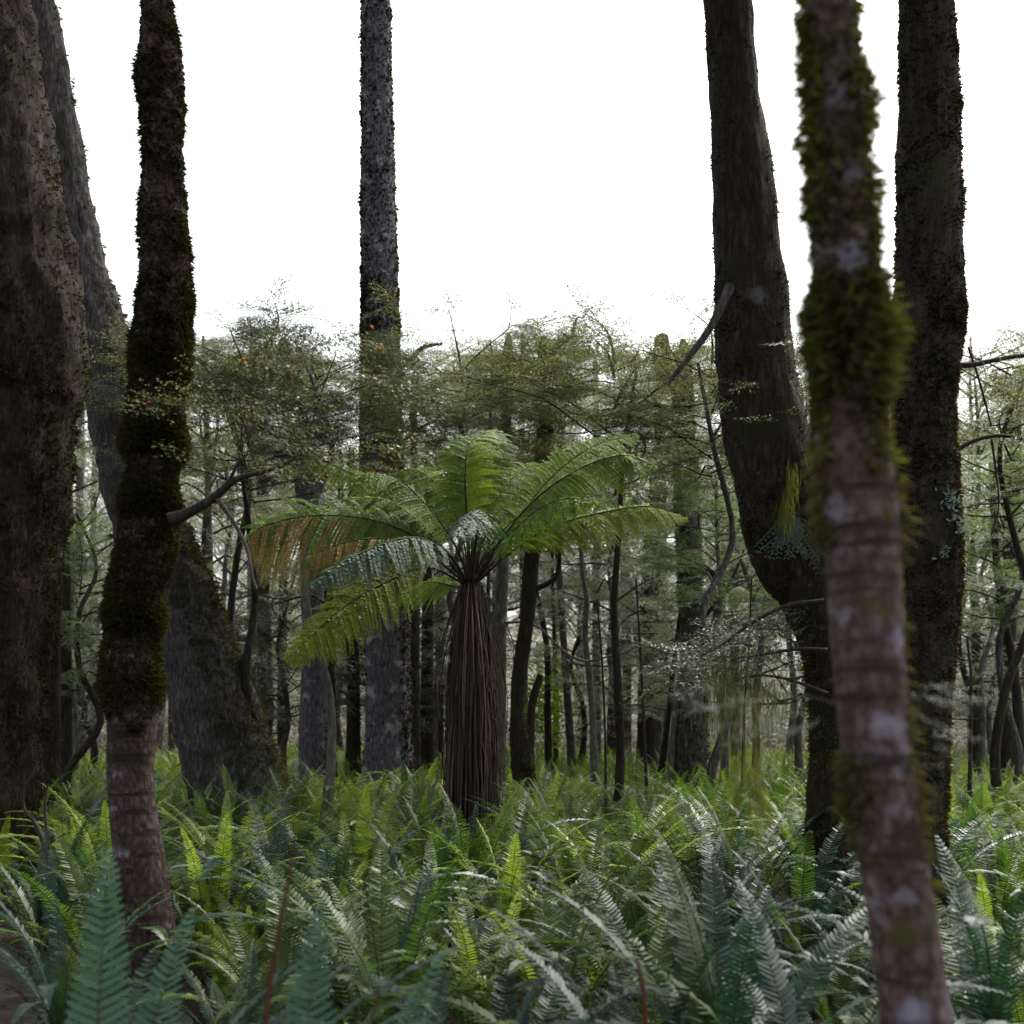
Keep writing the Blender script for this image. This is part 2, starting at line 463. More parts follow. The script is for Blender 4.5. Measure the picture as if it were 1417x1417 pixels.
def put_sprays(mb, pos, az, tilt, roll, scale, tmpl=None, mi=0, drop=0.0, tmi=None):
    tmpl = tmpl or SPR
    for k in range(len(pos)):
        T = tmpl[int(RNG.integers(0, len(tmpl)))]
        flip = np.array([1, -1 if RNG.random() < .5 else 1, 1])
        for which in (0, 1):
            if which and tmi is None:
                continue
            q = T[which].reshape(-1, 3) * scale[k] * flip
            ca, sa = math.cos(roll[k]), math.sin(roll[k])
            q = np.stack([q[:, 0], q[:, 1] * ca - q[:, 2] * sa, q[:, 1] * sa + q[:, 2] * ca], 1)
            ca, sa = math.cos(tilt[k]), math.sin(tilt[k])
            q = np.stack([q[:, 0] * ca - q[:, 2] * sa, q[:, 1], q[:, 0] * sa + q[:, 2] * ca], 1)
            ca, sa = math.cos(az[k]), math.sin(az[k])
            q = np.stack([q[:, 0] * ca - q[:, 1] * sa, q[:, 0] * sa + q[:, 1] * ca, q[:, 2]], 1)
            q = q + pos[k]
            nq = len(q) // 4
            if drop and not which:
                m = RNG.random(nq) > drop
                q = q.reshape(-1, 4, 3)[m].reshape(-1, 3)
                nq = int(m.sum())
            mb.add(q, np.arange(4 * nq).reshape(-1, 4), tmi if which else mi)

def crown_meshes(seed, mat, n_br=22, sparse=0.0, R=2.2, Hh=4.0):
    """a loose beech crown: rising limbs that fork, their outer ends hung with flat sprays.  Returns crown mesh, limb mesh"""
    r = np.random.default_rng(seed)
    lf, br = MB(), MB()
    pos, az, ti, ro, sc = [], [], [], [], []
    a = r.random() * 6.28
    for k in range(n_br):
        u = min(max((k + r.uniform(-.6, .6)) / n_br, 0), 1)
        a += 2.4 + r.normal(0, .5)
        ln = R * (math.sin(PI * (0.2 + 0.74 * u)) ** .6) * r.uniform(.45, 1.2)
        z0 = Hh * u * 0.85
        up = r.uniform(.1, .9)
        side = r.normal(0, .4)
        pts = []
        for q in range(5):
            t = q / 4
            aa = a + side * t * t
            pts.append((math.cos(aa) * ln * t, math.sin(aa) * ln * t, z0 + up * ln * (t - .5 * t * t) + (r.normal(0, .07) if q else 0), .017 * (1 - .8 * t) + .003))
        tube(br, pts, 4, .3)
        c = catmull(pts, .08)
        n = len(c)
        limbs = [(c[int(n * .3):, :3], a + side * .5)]
        for q in range(3):
            k0 = int(n * r.uniform(.3, .8))
            a2 = a + r.choice([-1, 1]) * r.uniform(.5, 1.2)
            l2 = ln * r.uniform(.25, .5)
            p2 = [tuple(c[k0, :3]) + (.007,), (c[k0, 0] + math.cos(a2) * l2 * .5, c[k0, 1] + math.sin(a2) * l2 * .5, c[k0, 2] + r.normal(.1, .12), .005),
                  (c[k0, 0] + math.cos(a2) * l2, c[k0, 1] + math.sin(a2) * l2, c[k0, 2] + r.normal(.08, .2), .002)]
            tube(br, p2, 3, .4)
            limbs.append((catmull(p2, .09)[2:, :3], a2))
        for cc, a3 in limbs:
            for q in range(len(cc)):
                if r.random() < sparse:
                    continue
                pos.append(cc[q] + r.normal(0, 1, 3) * np.array([.09, .09, .06]))
                az.append(a3 + (1 if q % 2 else -1) * r.uniform(.1, 1.2))
                ti.append(r.normal(-.10, .28))
                ro.append(r.normal(0, .38))
                sc.append(r.uniform(.55, 1.05))
    put_sprays(lf, pos, az, ti, ro, sc, tmi=1)
    return lf.mesh('crown', [mat, M['twig']]), br.mesh('branch', M['twig'])

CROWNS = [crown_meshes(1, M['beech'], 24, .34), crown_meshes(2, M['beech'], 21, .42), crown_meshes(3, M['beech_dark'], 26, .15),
          crown_meshes(4, M['beech_grey_lit'], 21, .48), crown_meshes(5, M['beech_grey_lit'], 19, .55), crown_meshes(6, M['beech_fresh'], 24, .25)]

# ------------------------------------------------------------------ ground
def ground_z(x, y):
    return 0.09 * mnoise.noise(Vector((x * .35, y * .35, 1.7))) + 0.03 * mnoise.noise(Vector((x * 1.3, y * 1.3, 4.2)))

gx = np.concatenate([np.linspace(-400, -30, 10), np.linspace(-28, 28, 113), np.linspace(30, 400, 10)])
gy = np.concatenate([np.linspace(-400, -8, 10), np.linspace(-7, 45, 105), np.linspace(50, 500, 12)])
gv = np.array([(x, y, ground_z(x, y)) for y in gy for x in gx])
nx = len(gx)
gf = np.array([(b * nx + a, b * nx + a + 1, (b + 1) * nx + a + 1, (b + 1) * nx + a) for b in range(len(gy) - 1) for a in range(nx - 1)])
mb = MB()
mb.add(gv, gf)
g = mb.build('ground', M['ground'], smooth=True)
g['kind'] = 'structure'

mb = MB()
n = 16000
lx = RNG.uniform(-6, 6, n)
ly = 0.6 + 11 * RNG.random(n)
pos = np.array([(x, y, ground_z(x, y) + RNG.uniform(.004, .03)) for x, y in zip(lx, ly)])
d = RNG.normal(0, 1, (n, 3)) * np.array([1, 1, .25])
d /= np.linalg.norm(d, axis=1)[:, None]
L = RNG.uniform(.02, .06, (n, 1))
q = leaf_quads(pos, d, np.array([0, 0, 1.0]) + RNG.normal(0, .3, (n, 3)), L, L * .5)
mb.add(q.reshape(-1, 3), np.arange(4 * n).reshape(-1, 4))
lit = mb.build('leaf_litter', M['litter'])
lit['kind'] = 'stuff'
lit['label'] = 'reddish brown leaf litter lying on the bare forest floor'
lit['category'] = 'leaf litter'

# ------------------------------------------------------------------ trunks
def zpx(py, Y):
    return CAM_H - (py - HZ) / F_PX * Y

def px_path(Y, pts, base=None, dY=None):
    """pixel path (px, py, width) at depth Y -> rows (x,y,z,r)"""
    rows = []
    for k, p in enumerate(pts):
        yy = Y + (dY[k] if dY else 0)
        q = P(p[0], p[1], yy)
        rows.append((q.x, q.y, q.z, p[2] / 2 / F_PX * yy))
    return rows

def to_local(rows, loc):
    return [(a - loc[0], b - loc[1], c - loc[2], r) for a, b, c, r in rows]

def grounded(rows, flare=1.25):
    """carry the lowest end down into the ground"""
    rows = list(rows)
    lo = rows[-1]
    if lo[2] > 0.12:
        pr = rows[-2]
        k = lo[2] / max(pr[2] - lo[2], .05)
        dx, dy = (lo[0] - pr[0]) * k, (lo[1] - pr[1]) * k
        m = max(abs(dx), abs(dy), 1e-6)
        s = min(1.0, .5 / m)
        rows.append((lo[0] + dx * s, lo[1] + dy * s, 0.0, lo[3] * flare))
    lo = rows[-1]
    rows.append((lo[0], lo[1], -0.25, lo[3] * 1.12))
    return rows

def make_tree(label, Y, pts, mat, cat='tree', name='beech_tree', seg=20, step=.08, lump=.10, fis=.10, seed=1, moss=None, group=None, dY=None, flare=1.2):
    """a tree whose trunk follows the pixel path at depth Y (top first).  moss: list of (mat, n, length, width, droop, keep, name)"""
    rows = grounded(px_path(Y, pts, dY=dY), flare)
    lo = rows[-2]
    loc = (lo[0], lo[1], 0)
    t = thing(name, label, cat, loc, group)
    b = MB()
    v, nr = tube(b, to_local(rows[::-1], loc), seg, step, lump, 3.5, fis, seed)
    b.build('trunk', mat, t, smooth=True)
    for (mm, n, ln, wd, dr, keep, nm) in (moss or []):
        k = MB()
        fuzz(k, v, nr, n, ln, wd, dr, keep, zlim=zpx(400, Y))
        k.build(nm, mm, t)
    return t

def branch_on(t, rows, mat, name='branch', seg=7, step=.04, lump=.15):
    b = MB()
    loc = t.location
    tube(b, to_local(rows, loc), seg, step, lump, 12, 0)
    return b.build(name, mat, t, smooth=True)


# -- A: huge mossy trunk cut by the left edge
YA = 8.2
t = make_tree('huge brown mossy trunk filling the left edge of the view', YA,
    [(-230, -1600, 60), (-160, -800, 110), (-75, -250, 150), (-50, 0, 165), (-18, 250, 190), (8, 466, 200), (0, 570, 200), (-15, 730, 192), (-30, 880, 190), (-52, 1050, 200), (-55, 1160, 212), (-55, 1240, 240)],
    M['bark_brown'], seg=56, step=.05, lump=.10, fis=.16, seed=3,
    moss=[(M['moss_brown'], 80000, .060, .010, .5, lambda p, n: .85 if mnoise.noise(Vector((p[0] * 2.2, p[1] * 2.2, p[2] * .9))) > -.12 else .22, 'moss'),
          (M['moss_orange'], 9000, .05, .007, .4, lambda p, n: 1.0 if n[0] > .75 and p[2] > 1 else .03, 'moss')])
# -- trunks just behind A
make_tree('reddish brown trunk standing right behind the huge left trunk', 11.5, [(62, 300, 30), (64, 700, 40), (60, 900, 44), (56, 1050, 52)], M['bark_brown'], seed=5,
    moss=[(M['moss_orange'], 2500, .05, .008, .4, lambda p, n: .8 if n[0] > .5 else .1, 'moss')])
make_tree('narrow dark red trunk with mossy edge left of the leaning trunk', 14, [(88, 640, 16), (86, 740, 20), (87, 900, 22), (86, 1050, 26)], M['bark_dark'], seed=6,
    moss=[(M['moss_green'], 1500, .05, .010, .4, lambda p, n: .9 if n[0] < -.2 else .1, 'moss')])

# -- B: mossy crooked stem, left
YB = 4.6
tB = make_tree('crooked stem wrapped in thick dark moss above bare ringed bark', YB,
    [(60, -1900, 16), (120, -1200, 26), (190, -350, 38), (214, -80, 42), (222, 120, 52), (226, 320, 66), (222, 466, 72), (218, 540, 66), (214, 600, 76), (212, 640, 64), (208, 700, 76), (204, 760, 80), (191, 820, 72), (184, 880, 70), (180, 940, 74), (178, 1000, 68), (177, 1060, 66), (184, 1120, 66), (195, 1200, 68), (204, 1290, 67), (206, 1375, 64)],
    M['bark_ring'], seg=36, step=.025, lump=.30, fis=.05, seed=9,
    moss=[(M['moss_green'], 50000, .042, .0045, .55, lambda p, n: (1.0 if p[2] > zpx(905, YB) else .45 if p[2] > zpx(985, YB) + .22 * mnoise.noise(Vector((p[0] * 9, p[1] * 9, 0))) else .012) * (.35 if p[2] > zpx(590, YB) and p[2] < zpx(560, YB) else 1), 'moss'),
          (M['moss_brown'], 70000, .038, .0055, .6, lambda p, n: 1.0 if p[2] > zpx(985, YB) + .2 * mnoise.noise(Vector((p[0] * 8, p[1] * 8, 3))) else .02, 'moss'),
          (M['moss_orange'], 5000, .040, .0035, .5, lambda p, n: .9 if n[0] > .7 and p[2] > zpx(985, YB) else .0, 'moss')])
# moss collars on B
for (px, py, wd, hh) in ((214, 612, 104, .09), (186, 850, 96, .12), (182, 945, 98, .12), (208, 700, 96, .10), (222, 500, 92, .14)):
    c = P(px, py, YB)
    k = MB()
    rr = wd / 2 / F_PX * YB
    n = 4500
    th = RNG.random(n) * 2 * PI
    zz = RNG.normal(0, hh * .5, n)
    rad = rr * .74 + 0 * zz
    p = np.stack([c.x + rad * np.cos(th), c.y + rad * np.sin(th), c.z + zz], 1)
    nn = np.stack([np.cos(th), np.sin(th), 0 * th], 1)
    d = nn + np.array([0, 0, -.35]) + RNG.normal(0, .5, (n, 3))
    d /= np.linalg.norm(d, axis=1)[:, None]
    L = .045 * np.exp(-(zz / hh) ** 2)[:, None] * (.4 + .8 * RNG.random((n, 1)))
    q = leaf_quads(p, d, RNG.normal(0, 1, (n, 3)), L, .009)
    k.add(q.reshape(-1, 3) - np.array(tB.location), np.arange(4 * n).reshape(-1, 4))
    k.build('moss_clump', M['moss_green'], tB)
br1 = branch_on(tB, px_path(4.5, [(235, 720, 22), (265, 708, 14), (300, 686, 12), (325, 664, 9), (360, 654, 6), (400, 640, 5), (425, 612, 4), (470, 590, 2)]), M['twig'])
branch_on(tB, px_path(4.5, [(300, 690, 8), (322, 720, 6), (342, 760, 5), (350, 800, 4), (356, 815, 3)]), M['twig_pale'])
branch_on(tB, px_path(4.5, [(310, 682, 6), (330, 640, 4), (345, 620, 3), (330, 560, 2.5)]), M['twig'])
branch_on(tB, px_path(4.4, [(222, 560, 12), (190, 545, 4), (150, 530, 2)]), M['twig'])

def local_sprays(t, boxes, mat, name, size=.5, Y=None, orange=0, tmpl=None):
    """loose leafy sprays hanging at pixel places (px, py, Y, azimuth)"""
    k = MB()
    pos = []
    for (px, py, yy, az) in boxes:
        pos.append(np.array(P(px, py, yy)) - np.array(t.location))
    n = len(pos)
    put_sprays(k, pos, [b[3] for b in boxes], RNG.normal(-.12, .2, n), RNG.normal(0, .35, n), size * RNG.uniform(.7, 1.2, n), drop=.25, tmpl=tmpl, tmi=1)
    o = k.build(name, [mat, M['twig']], t)
    if orange:
        k2 = MB()
        sel = np.concatenate(k.v[::2]).reshape(-1, 4, 3)
        sel = sel[RNG.choice(len(sel), orange, replace=False)] + RNG.normal(0, .012, (orange, 1, 3))
        k2.add(sel.reshape(-1, 3), np.arange(4 * orange).reshape(-1, 4))
        k2.build('dead_leaf', M['leaf_orange'], t)
    return o

bx = []
for k in range(44):
    bx.append((270 + 290 * RNG.random() ** 1.2, RNG.uniform(475, 650), RNG.uniform(3.9, 4.9), RNG.uniform(-.7, .7) if RNG.random() < .7 else RNG.uniform(2.5, 3.8)))
for k in range(5):
    bx.append((RNG.uniform(170, 250), RNG.uniform(520, 585), 4.2, RNG.uniform(-1, 1)))
local_sprays(tB, bx, M['beech'], 'leafy_twig', .55, orange=110)
for k in range(9):
    b = bx[k]
    branch_on(tB, px_path(4.5, [(330 + 12 * k, 655 - 6 * k, 3), ((b[0] + 340 + 10 * k) / 2, (b[1] + 630) / 2 - 10, 2), (b[0], b[1], 1.5)]), M['twig'], 'twig', 4, .08)
bs = [(RNG.uniform(380, 440), RNG.uniform(575, 620), 4.4, RNG.uniform(0, 6)) for k in range(7)]
local_sprays(tB, bs, M['leaf_shiny'], 'leafy_twig', .3)

# -- C: leaning furrowed trunk
YC = 12
make_tree('grey furrowed trunk leaning left with bright moss on its right side', YC,
    [(-120, -1050, 18), (-40, -600, 28), (10, -250, 36), (45, -50, 42), (78, 150, 50), (108, 330, 56), (138, 466, 74), (163, 560, 80), (192, 680, 92), (232, 800, 104), (280, 930, 112), (315, 1040, 122), (345, 1130, 132)],
    M['bark_grey'], seg=44, step=.06, lump=.10, fis=.22, seed=12,
    moss=[(M['moss_olive'], 40000, .09, .013, .5, lambda p, n: (1.0 if n[0] > .2 else .25 if n[0] > .2 else .02) if p[2] < 3.8 else (.3 if n[0] > .5 else .01), 'moss'),
          (M['moss_yellow'], 5000, .09, .012, .4, lambda p, n: .8 if n[0] > .72 and p[2] < 3.6 else 0, 'moss')])

# -- D, E and company: upright grey trunks left of the tree fern
make_tree('lilac grey straight trunk between leaning trunk and widest grey trunk', 16,
    [(393, 468, 8), (394, 485, 24), (401, 540, 34), (424, 650, 38), (436, 760, 41), (438, 900, 43), (438, 1060, 50)], M['bark_lilac'], lump=.05, fis=.06, seed=14, seg=26)
make_tree('slender mossy stem hugging the right side of the lilac grey trunk', 15.4,
    [(452, 700, 8), (455, 840, 11), (460, 960, 12), (458, 1055, 15)], M['bark_dark'], seed=15, seg=12,
    moss=[(M['moss_green'], 3500, .06, .012, .5, None, 'moss')])
tE = make_tree('widest grey fissured trunk, its top almost black, left of the tree fern', 15,
    [(510, -900, 12), (514, -500, 24), (518, -150, 36), (521, 100, 42), (524, 300, 48), (526, 466, 52), (526, 560, 54), (529, 660, 57), (534, 800, 60), (537, 900, 62), (537, 1000, 64), (537, 1050, 72)], M['bark_lilac'], lump=.06, fis=.12, seed=16, seg=40,
    moss=[(M['moss_brown'], 60000, .060, .022, .9, lambda p, n: .9 if p[2] > zpx(770, 15) else (.5 if n[0] > .6 else .03), 'moss')])  # dark blades on the upper trunk also stand in for shade
branch_on(tE, px_path(14.8, [(545, 530, 10), (565, 505, 8), (580, 485, 7), (596, 478, 5), (612, 476, 3)]), M['bark_dark'])
branch_on(tE, px_path(14.8, [(545, 625, 7), (570, 600, 5), (590, 588, 4), (604, 582, 2)]), M['bark_dark'])
make_tree('thin dark mossy stem close behind the widest grey trunk', 17, [(572, 560, 9), (573, 700, 11), (574, 840, 13), (574, 1045, 16)], M['bark_dark'], seed=17, seg=12,
    moss=[(M['moss_green'], 2500, .07, .014, .5, lambda p, n: .7, 'moss')])
make_tree('short reddish trunk half seen between grey trunk and tree fern', 20, [(594, 640, 10), (591, 850, 15), (590, 1045, 19)], M['bark_brown'], seed=18, seg=14)
make_tree('dim brown trunk left of the slender mossy stem', 22, [(362, 560, 14), (364, 800, 18), (367, 950, 21), (366, 1045, 24)], M['bark_brown'], seed=19, seg=14)
make_tree('dim mossy stem between the two upright grey trunks', 19, [(486, 620, 8), (488, 800, 11), (492, 950, 12), (492, 1045, 15)], M['bark_dark'], seed=20, seg=12,
    moss=[(M['moss_green'], 1800, .08, .015, .5, lambda p, n: .6, 'moss')])
make_tree('tall thin grey pole right of the mossy crooked stem', 17, [(281, 465, 3), (283, 490, 6), (286, 600, 8), (290, 760, 9), (293, 900, 11), (294, 1050, 13)], M['bark_pale'], seed=21, seg=10)
tS = make_tree('dark crooked sapling leaning behind the golden frond', 14.5, [(306, 540, 6), (330, 620, 7), (345, 680, 8), (330, 760, 9), (318, 860, 10), (305, 1050, 13)], M['bark_dark'], seed=22, seg=10)
branch_on(tS, px_path(14.5, [(309, 545, 6), (322, 520, 5), (334, 500, 4), (326, 475, 3), (318, 455, 2)]), M['bark_dark'])
branch_on(tE, px_path(15, [(515, 845, 7), (455, 836, 5), (428, 824, 4), (380, 836, 2)]), M['bark_dark'])

# -- behind and right of the tree fern
tF = make_tree('pale straight trunk directly right of the tree fern stem', 14, [(704, 462, 6), (703, 490, 14), (700, 600, 15), (697, 750, 17), (691, 900, 20), (688, 1060, 26)], M['bark_pale'], lump=.07, fis=.04, seed=24, seg=20,
    moss=[(M['moss_green'], 3500, .05, .012, .5, lambda p, n: .8 if p[2] < 1.7 else .03, 'moss')])
tG = make_tree('dark forked mossy trunk second to the right of the tree fern', 13,
    [(752, 466, 8), (754, 480, 18), (756, 500, 23), (757, 560, 22), (748, 650, 21), (738, 740, 22), (730, 850, 21), (719, 930, 20), (716, 990, 21), (722, 1050, 30)], M['bark_dark'], lump=.12, fis=.06, seed=25, seg=22,
    moss=[(M['moss_green'], 9000, .05, .010, .5, lambda p, n: 1 if p[2] < 1.5 else .25, 'moss')])
branch_on(tG, px_path(13, [(732, 826, 10), (742, 815, 9), (757, 808, 8), (769, 798, 7), (774, 775, 6), (775, 730, 4)]), M['bark_dark'])
branch_on(tG, px_path(13, [(757, 505, 16), (766, 484, 11), (778, 474, 7), (790, 466, 4), (798, 440, 3)]), M['bark_dark'])
b = MB()
t = thing('broken_stub', 'broken leaning mossy stub beside the dark forked trunk', 'tree stump', tuple(P(733, 1000, 13.4).xy) + (0,))
q = px_path(13.4, [(748, 934, 9), (742, 952, 11), (735, 985, 11), (733, 1050, 13)])
tube(b, to_local(grounded(q)[::-1], t.location), 12, .05, .12, 6, .06, 3)
b.build('trunk', M['bark_dark'], t, smooth=True)
for a in [
    ('thin grey trunk rising above the fronds right of centre', 24, [(722, 462, 3), (724, 490, 8), (722, 560, 9), (724, 800, 10), (726, 1040, 12)], 'bark_grey'),
    ('thread thin dark sapling left of the pale straight trunk', 16, [(678, 470, 2), (682, 500, 4), (679, 560, 4), (676, 800, 5), (672, 1050, 6)], 'bark_dark'),
    ('grey stem forking beside the dark forked trunk', 20, [(768, 640, 7), (771, 740, 8), (776, 830, 9), (783, 930, 10), (790, 1035, 12)], 'bark_grey'),
    ('wavering mossy sapling crossed by the long bare branch', 14.5, [(800, 700, 5), (806, 790, 6), (812, 830, 7), (810, 880, 8), (815, 930, 9), (820, 990, 9), (822, 1050, 12)], 'bark_pale'),
    ('straight grey trunk right behind the wavering sapling', 28, [(824, 500, 8), (826, 700, 10), (825, 850, 11), (826, 1035, 13)], 'bark_grey'),
    ('short dark stem low between forked trunk and wavering sapling', 23, [(764, 760, 4), (766, 850, 5), (769, 950, 7), (769, 1040, 8)], 'bark_dark'),
    ('blackish trunk deep in the gap right of the wavering sapling', 32, [(848, 700, 12), (851, 850, 15), (848, 1030, 18)], 'bark_dark'),
    ('second blackish trunk deep in the same right gap', 36, [(868, 760, 9), (868, 880, 12), (867, 1025, 14)], 'bark_dark'),
    ('blackish trunk leaning left deep in the right gap', 34, [(872, 820, 9), (884, 900, 11), (898, 980, 12), (908, 1025, 14)], 'bark_dark'),
    ('lilac trunk seen below the yellow green frond tip', 27, [(915, 600, 10), (917, 750, 12), (919, 900, 13), (918, 1035, 16)], 'bark_lilac'),
    ('bent thin stem leaning against the stringy trunk', 15.5, [(948, 780, 3), (940, 860, 6), (930, 940, 7), (924, 1000, 8), (918, 1045, 10)], 'bark_dark'),
    ('mossy thin stem leaning beside the bent thin stem', 15, [(962, 800, 4), (952, 890, 8), (938, 960, 9), (930, 1045, 12)], 'bark_pale'),
    ('wire thin sapling in front of the right gap', 12, [(826, 830, 2), (832, 900, 3), (837, 1000, 3), (838, 1090, 4)], 'twig'),
    ('leafy wire thin sapling right of the gap', 12.5, [(880, 800, 2), (886, 900, 3.5), (890, 980, 4), (894, 1075, 5)], 'twig'),
    ('tall trunk whose top shows above the olive leaves', 25, [(915, 462, 8), (916, 480, 24), (918, 600, 26), (900, 800, 26), (896, 1035, 30)], 'bark_dark'),
    ('slim sapling under the hanging pale moss', 11, [(1040, 800, 2), (1036, 900, 3), (1030, 980, 4), (1028, 1080, 5)], 'bark_dark'),
    ('grey trunk far off between stringy trunk and bent mossy tree', 26, [(1012, 500, 10), (1014, 700, 12), (1016, 860, 12), (1018, 1035, 15)], 'bark_grey'),
    ('crooked grey trunk leaning right near the right edge', 15, [(1372, 640, 8), (1378, 760, 10), (1388, 850, 11), (1404, 930, 12), (1412, 1045, 15)], 'bark_dark'),
    ('thick dim trunk at the right edge behind the crooked trunk', 19, [(1402, 560, 20), (1400, 720, 22), (1395, 880, 22), (1394, 1040, 27)], 'bark_dark'),
    ('short dark trunk right of the large dark scaly trunk', 24, [(1342, 700, 8), (1346, 800, 11), (1350, 880, 11), (1352, 1035, 13)], 'bark_dark'),
    ('thin stick sapling beside the large dark scaly trunk', 11, [(1338, 880, 3), (1344, 950, 4), (1342, 1080, 6)], 'twig'),
    ('faint trunk between mossy crooked stem and huge left trunk', 25, [(112, 560, 10), (110, 780, 12), (112, 1035, 15)], 'bark_grey'),
    ('faint pale trunk glimpsed left of the crooked stem', 30, [(132, 600, 7), (128, 800, 9), (130, 1030, 11)], 'bark_pale'),
    ('pale far trunk above the golden frond', 30, [(352, 470, 5), (350, 500, 10), (348, 700, 12), (350, 1030, 14)], 'bark_pale'),
    ('brown trunk between the tree fern and thin mossy stem', 26, [(606, 600, 9), (608, 850, 12), (607, 1035, 14)], 'bark_brown'),
    ('dark pole in the gap left of the lilac grey trunk', 24, [(396, 600, 10), (392, 800, 12), (390, 1040, 14)], 'bark_dark'),
]:
    make_tree(a[0], a[1], a[2], M[a[3]], seg=12, step=.12, lump=.08, fis=.04, seed=int(a[2][0][0]) % 50)

tL = [o for o in COL.objects if o.get('label', '').startswith('wavering mossy')][0]
o = thing('bare_branch', 'long bare wavy branch hanging across the middle gap', 'branch', P(705, 862, 13.9))
b = MB()
tube(b, to_local(px_path(13.9, [(698, 862, 4.5), (720, 861, 4), (745, 868, 3.5), (770, 892, 3.5), (790, 908, 3.5), (815, 915, 3.5), (840, 909, 3), (865, 903, 2.5), (885, 892, 2)]), o.location), 7, .05, .2, 12)
b.build('stem', M['twig_pale'], o, smooth=True)
b = MB()
for (a, c) in (((815, 915), (835, 890)), ((850, 906), (862, 925)), ((865, 903), (893, 905)), ((780, 900), (800, 925)), ((840, 909), (872, 880))):
    tube(b, to_local(px_path(13.9, [(a[0], a[1], 2.2), ((a[0] + c[0]) / 2 + 3, (a[1] + c[1]) / 2 + 5, 1.6), (c[0], c[1], 1)]), o.location), 4, .08)
b.build('twigs', M['twig_pale'], o)

tP = make_tree('stringy trunk clad in dark climbers right of the gap', 15,
    [(945, 470, 8), (946, 520, 24), (948, 620, 32), (953, 760, 34), (960, 900, 35), (958, 1050, 44)], M['bark_grey'], lump=.12, fis=.2, seed=30, seg=26,
    moss=[(M['beech_dark'], 6000, .09, .022, .2, lambda p, n: (.8 if mnoise.noise(Vector((p[0] * 2, p[1] * 2, p[2] * 1.6))) > 0 else .1), 'climber'),
          (M['moss_green'], 4000, .07, .012, .6, lambda p, n: .5, 'moss')])
for rows in ([(972, 858, 7), (984, 842, 6), (1000, 824, 6), (1012, 812, 5), (1026, 804, 3), (1040, 806, 2)], [(968, 905, 6), (985, 860, 5), (998, 830, 5), (1018, 790, 4), (1030, 760, 2)],
             [(966, 776, 8), (985, 792, 7), (1000, 808, 6), (1014, 826, 5)], [(960, 640, 7), (990, 600, 5), (1012, 560, 4), (1030, 520, 3)]):
    branch_on(tP, px_path(15, rows), M['twig'])

# -- V: large dark scaly trunk, right
YV = 5.2
tV = make_tree('large dark trunk covered in tiny scaly leaves with rusty right edge', YV,
    [(1476, -1900, 26), (1400, -1200, 46), (1290, -250, 66), (1283, 0, 72), (1286, 250, 84), (1284, 466, 88), (1280, 560, 82), (1280, 640, 80), (1285, 740, 84), (1286, 850, 78), (1275, 950, 76), (1268, 1080, 78), (1266, 1200, 82), (1266, 1320, 86), (1268, 1400, 92)],
    M['bark_dark'], seg=36, step=.035, lump=.10, fis=.08, seed=33,
    moss=[(M['scales'], 80000, .028, .0075, .3, lambda p, n: .95 if mnoise.noise(Vector((p[0] * 6, p[1] * 6, p[2] * 3))) > -.35 else .25, 'climber'),
          (M['moss_orange'], 40000, .040, .0050, .4, lambda p, n: .95 if n[0] > .62 else .02, 'moss'),
          (M['moss_green'], 9000, .035, .0035, .4, lambda p, n: .6 if n[0] > .55 and p[2] > 2.2 else (.7 if p[2] < 1.1 else .02), 'moss')])
k = MB()
for (px, py) in ((1296, 705), (1304, 728), (1312, 742), (1290, 690), (1302, 700), (1288, 770)):
    c = P(px, py, YV) + Vector((0, -.155, 0))
    n = 28
    p = np.array(c)[None] + RNG.normal(0, .018, (n, 3)) * np.array([1, .2, 1])
    d = RNG.normal(0, 1, (n, 3)) * np.array([1, .5, 1]) + np.array([0, -.6, 0])
    d /= np.linalg.norm(d, axis=1)[:, None]
    q = leaf_quads(p, d, RNG.normal(0, 1, (n, 3)), .03 * RNG.random((n, 1)) + .012, .013)
    k.add(q.reshape(-1, 3) - np.array(tV.location), np.arange(4 * n).reshape(-1, 4))
k.build('lichen', M['lichen'], tV)
for rows in ([(1310, 632, 9), (1335, 616, 7), (1360, 606, 6), (1390, 603, 5), (1430, 612, 4)], [(1318, 506, 10), (1345, 505, 8), (1370, 500, 7), (1400, 494, 6), (1440, 490, 5)],
             [(1372, 608, 3), (1378, 650, 3), (1382, 700, 2), (1372, 740, 2)], [(1340, 480, 3), (1356, 530, 3), (1372, 590, 2.5)]):
    branch_on(tV, px_path(5.6, rows), M['twig'])
bx = [(RNG.uniform(1330, 1420), RNG.uniform(480, 620), RNG.uniform(5.2, 6.2), RNG.uniform(-1, 1)) for k in range(12)]
local_sprays(tV, bx, M['beech_dark'], 'leafy_twig', .35)

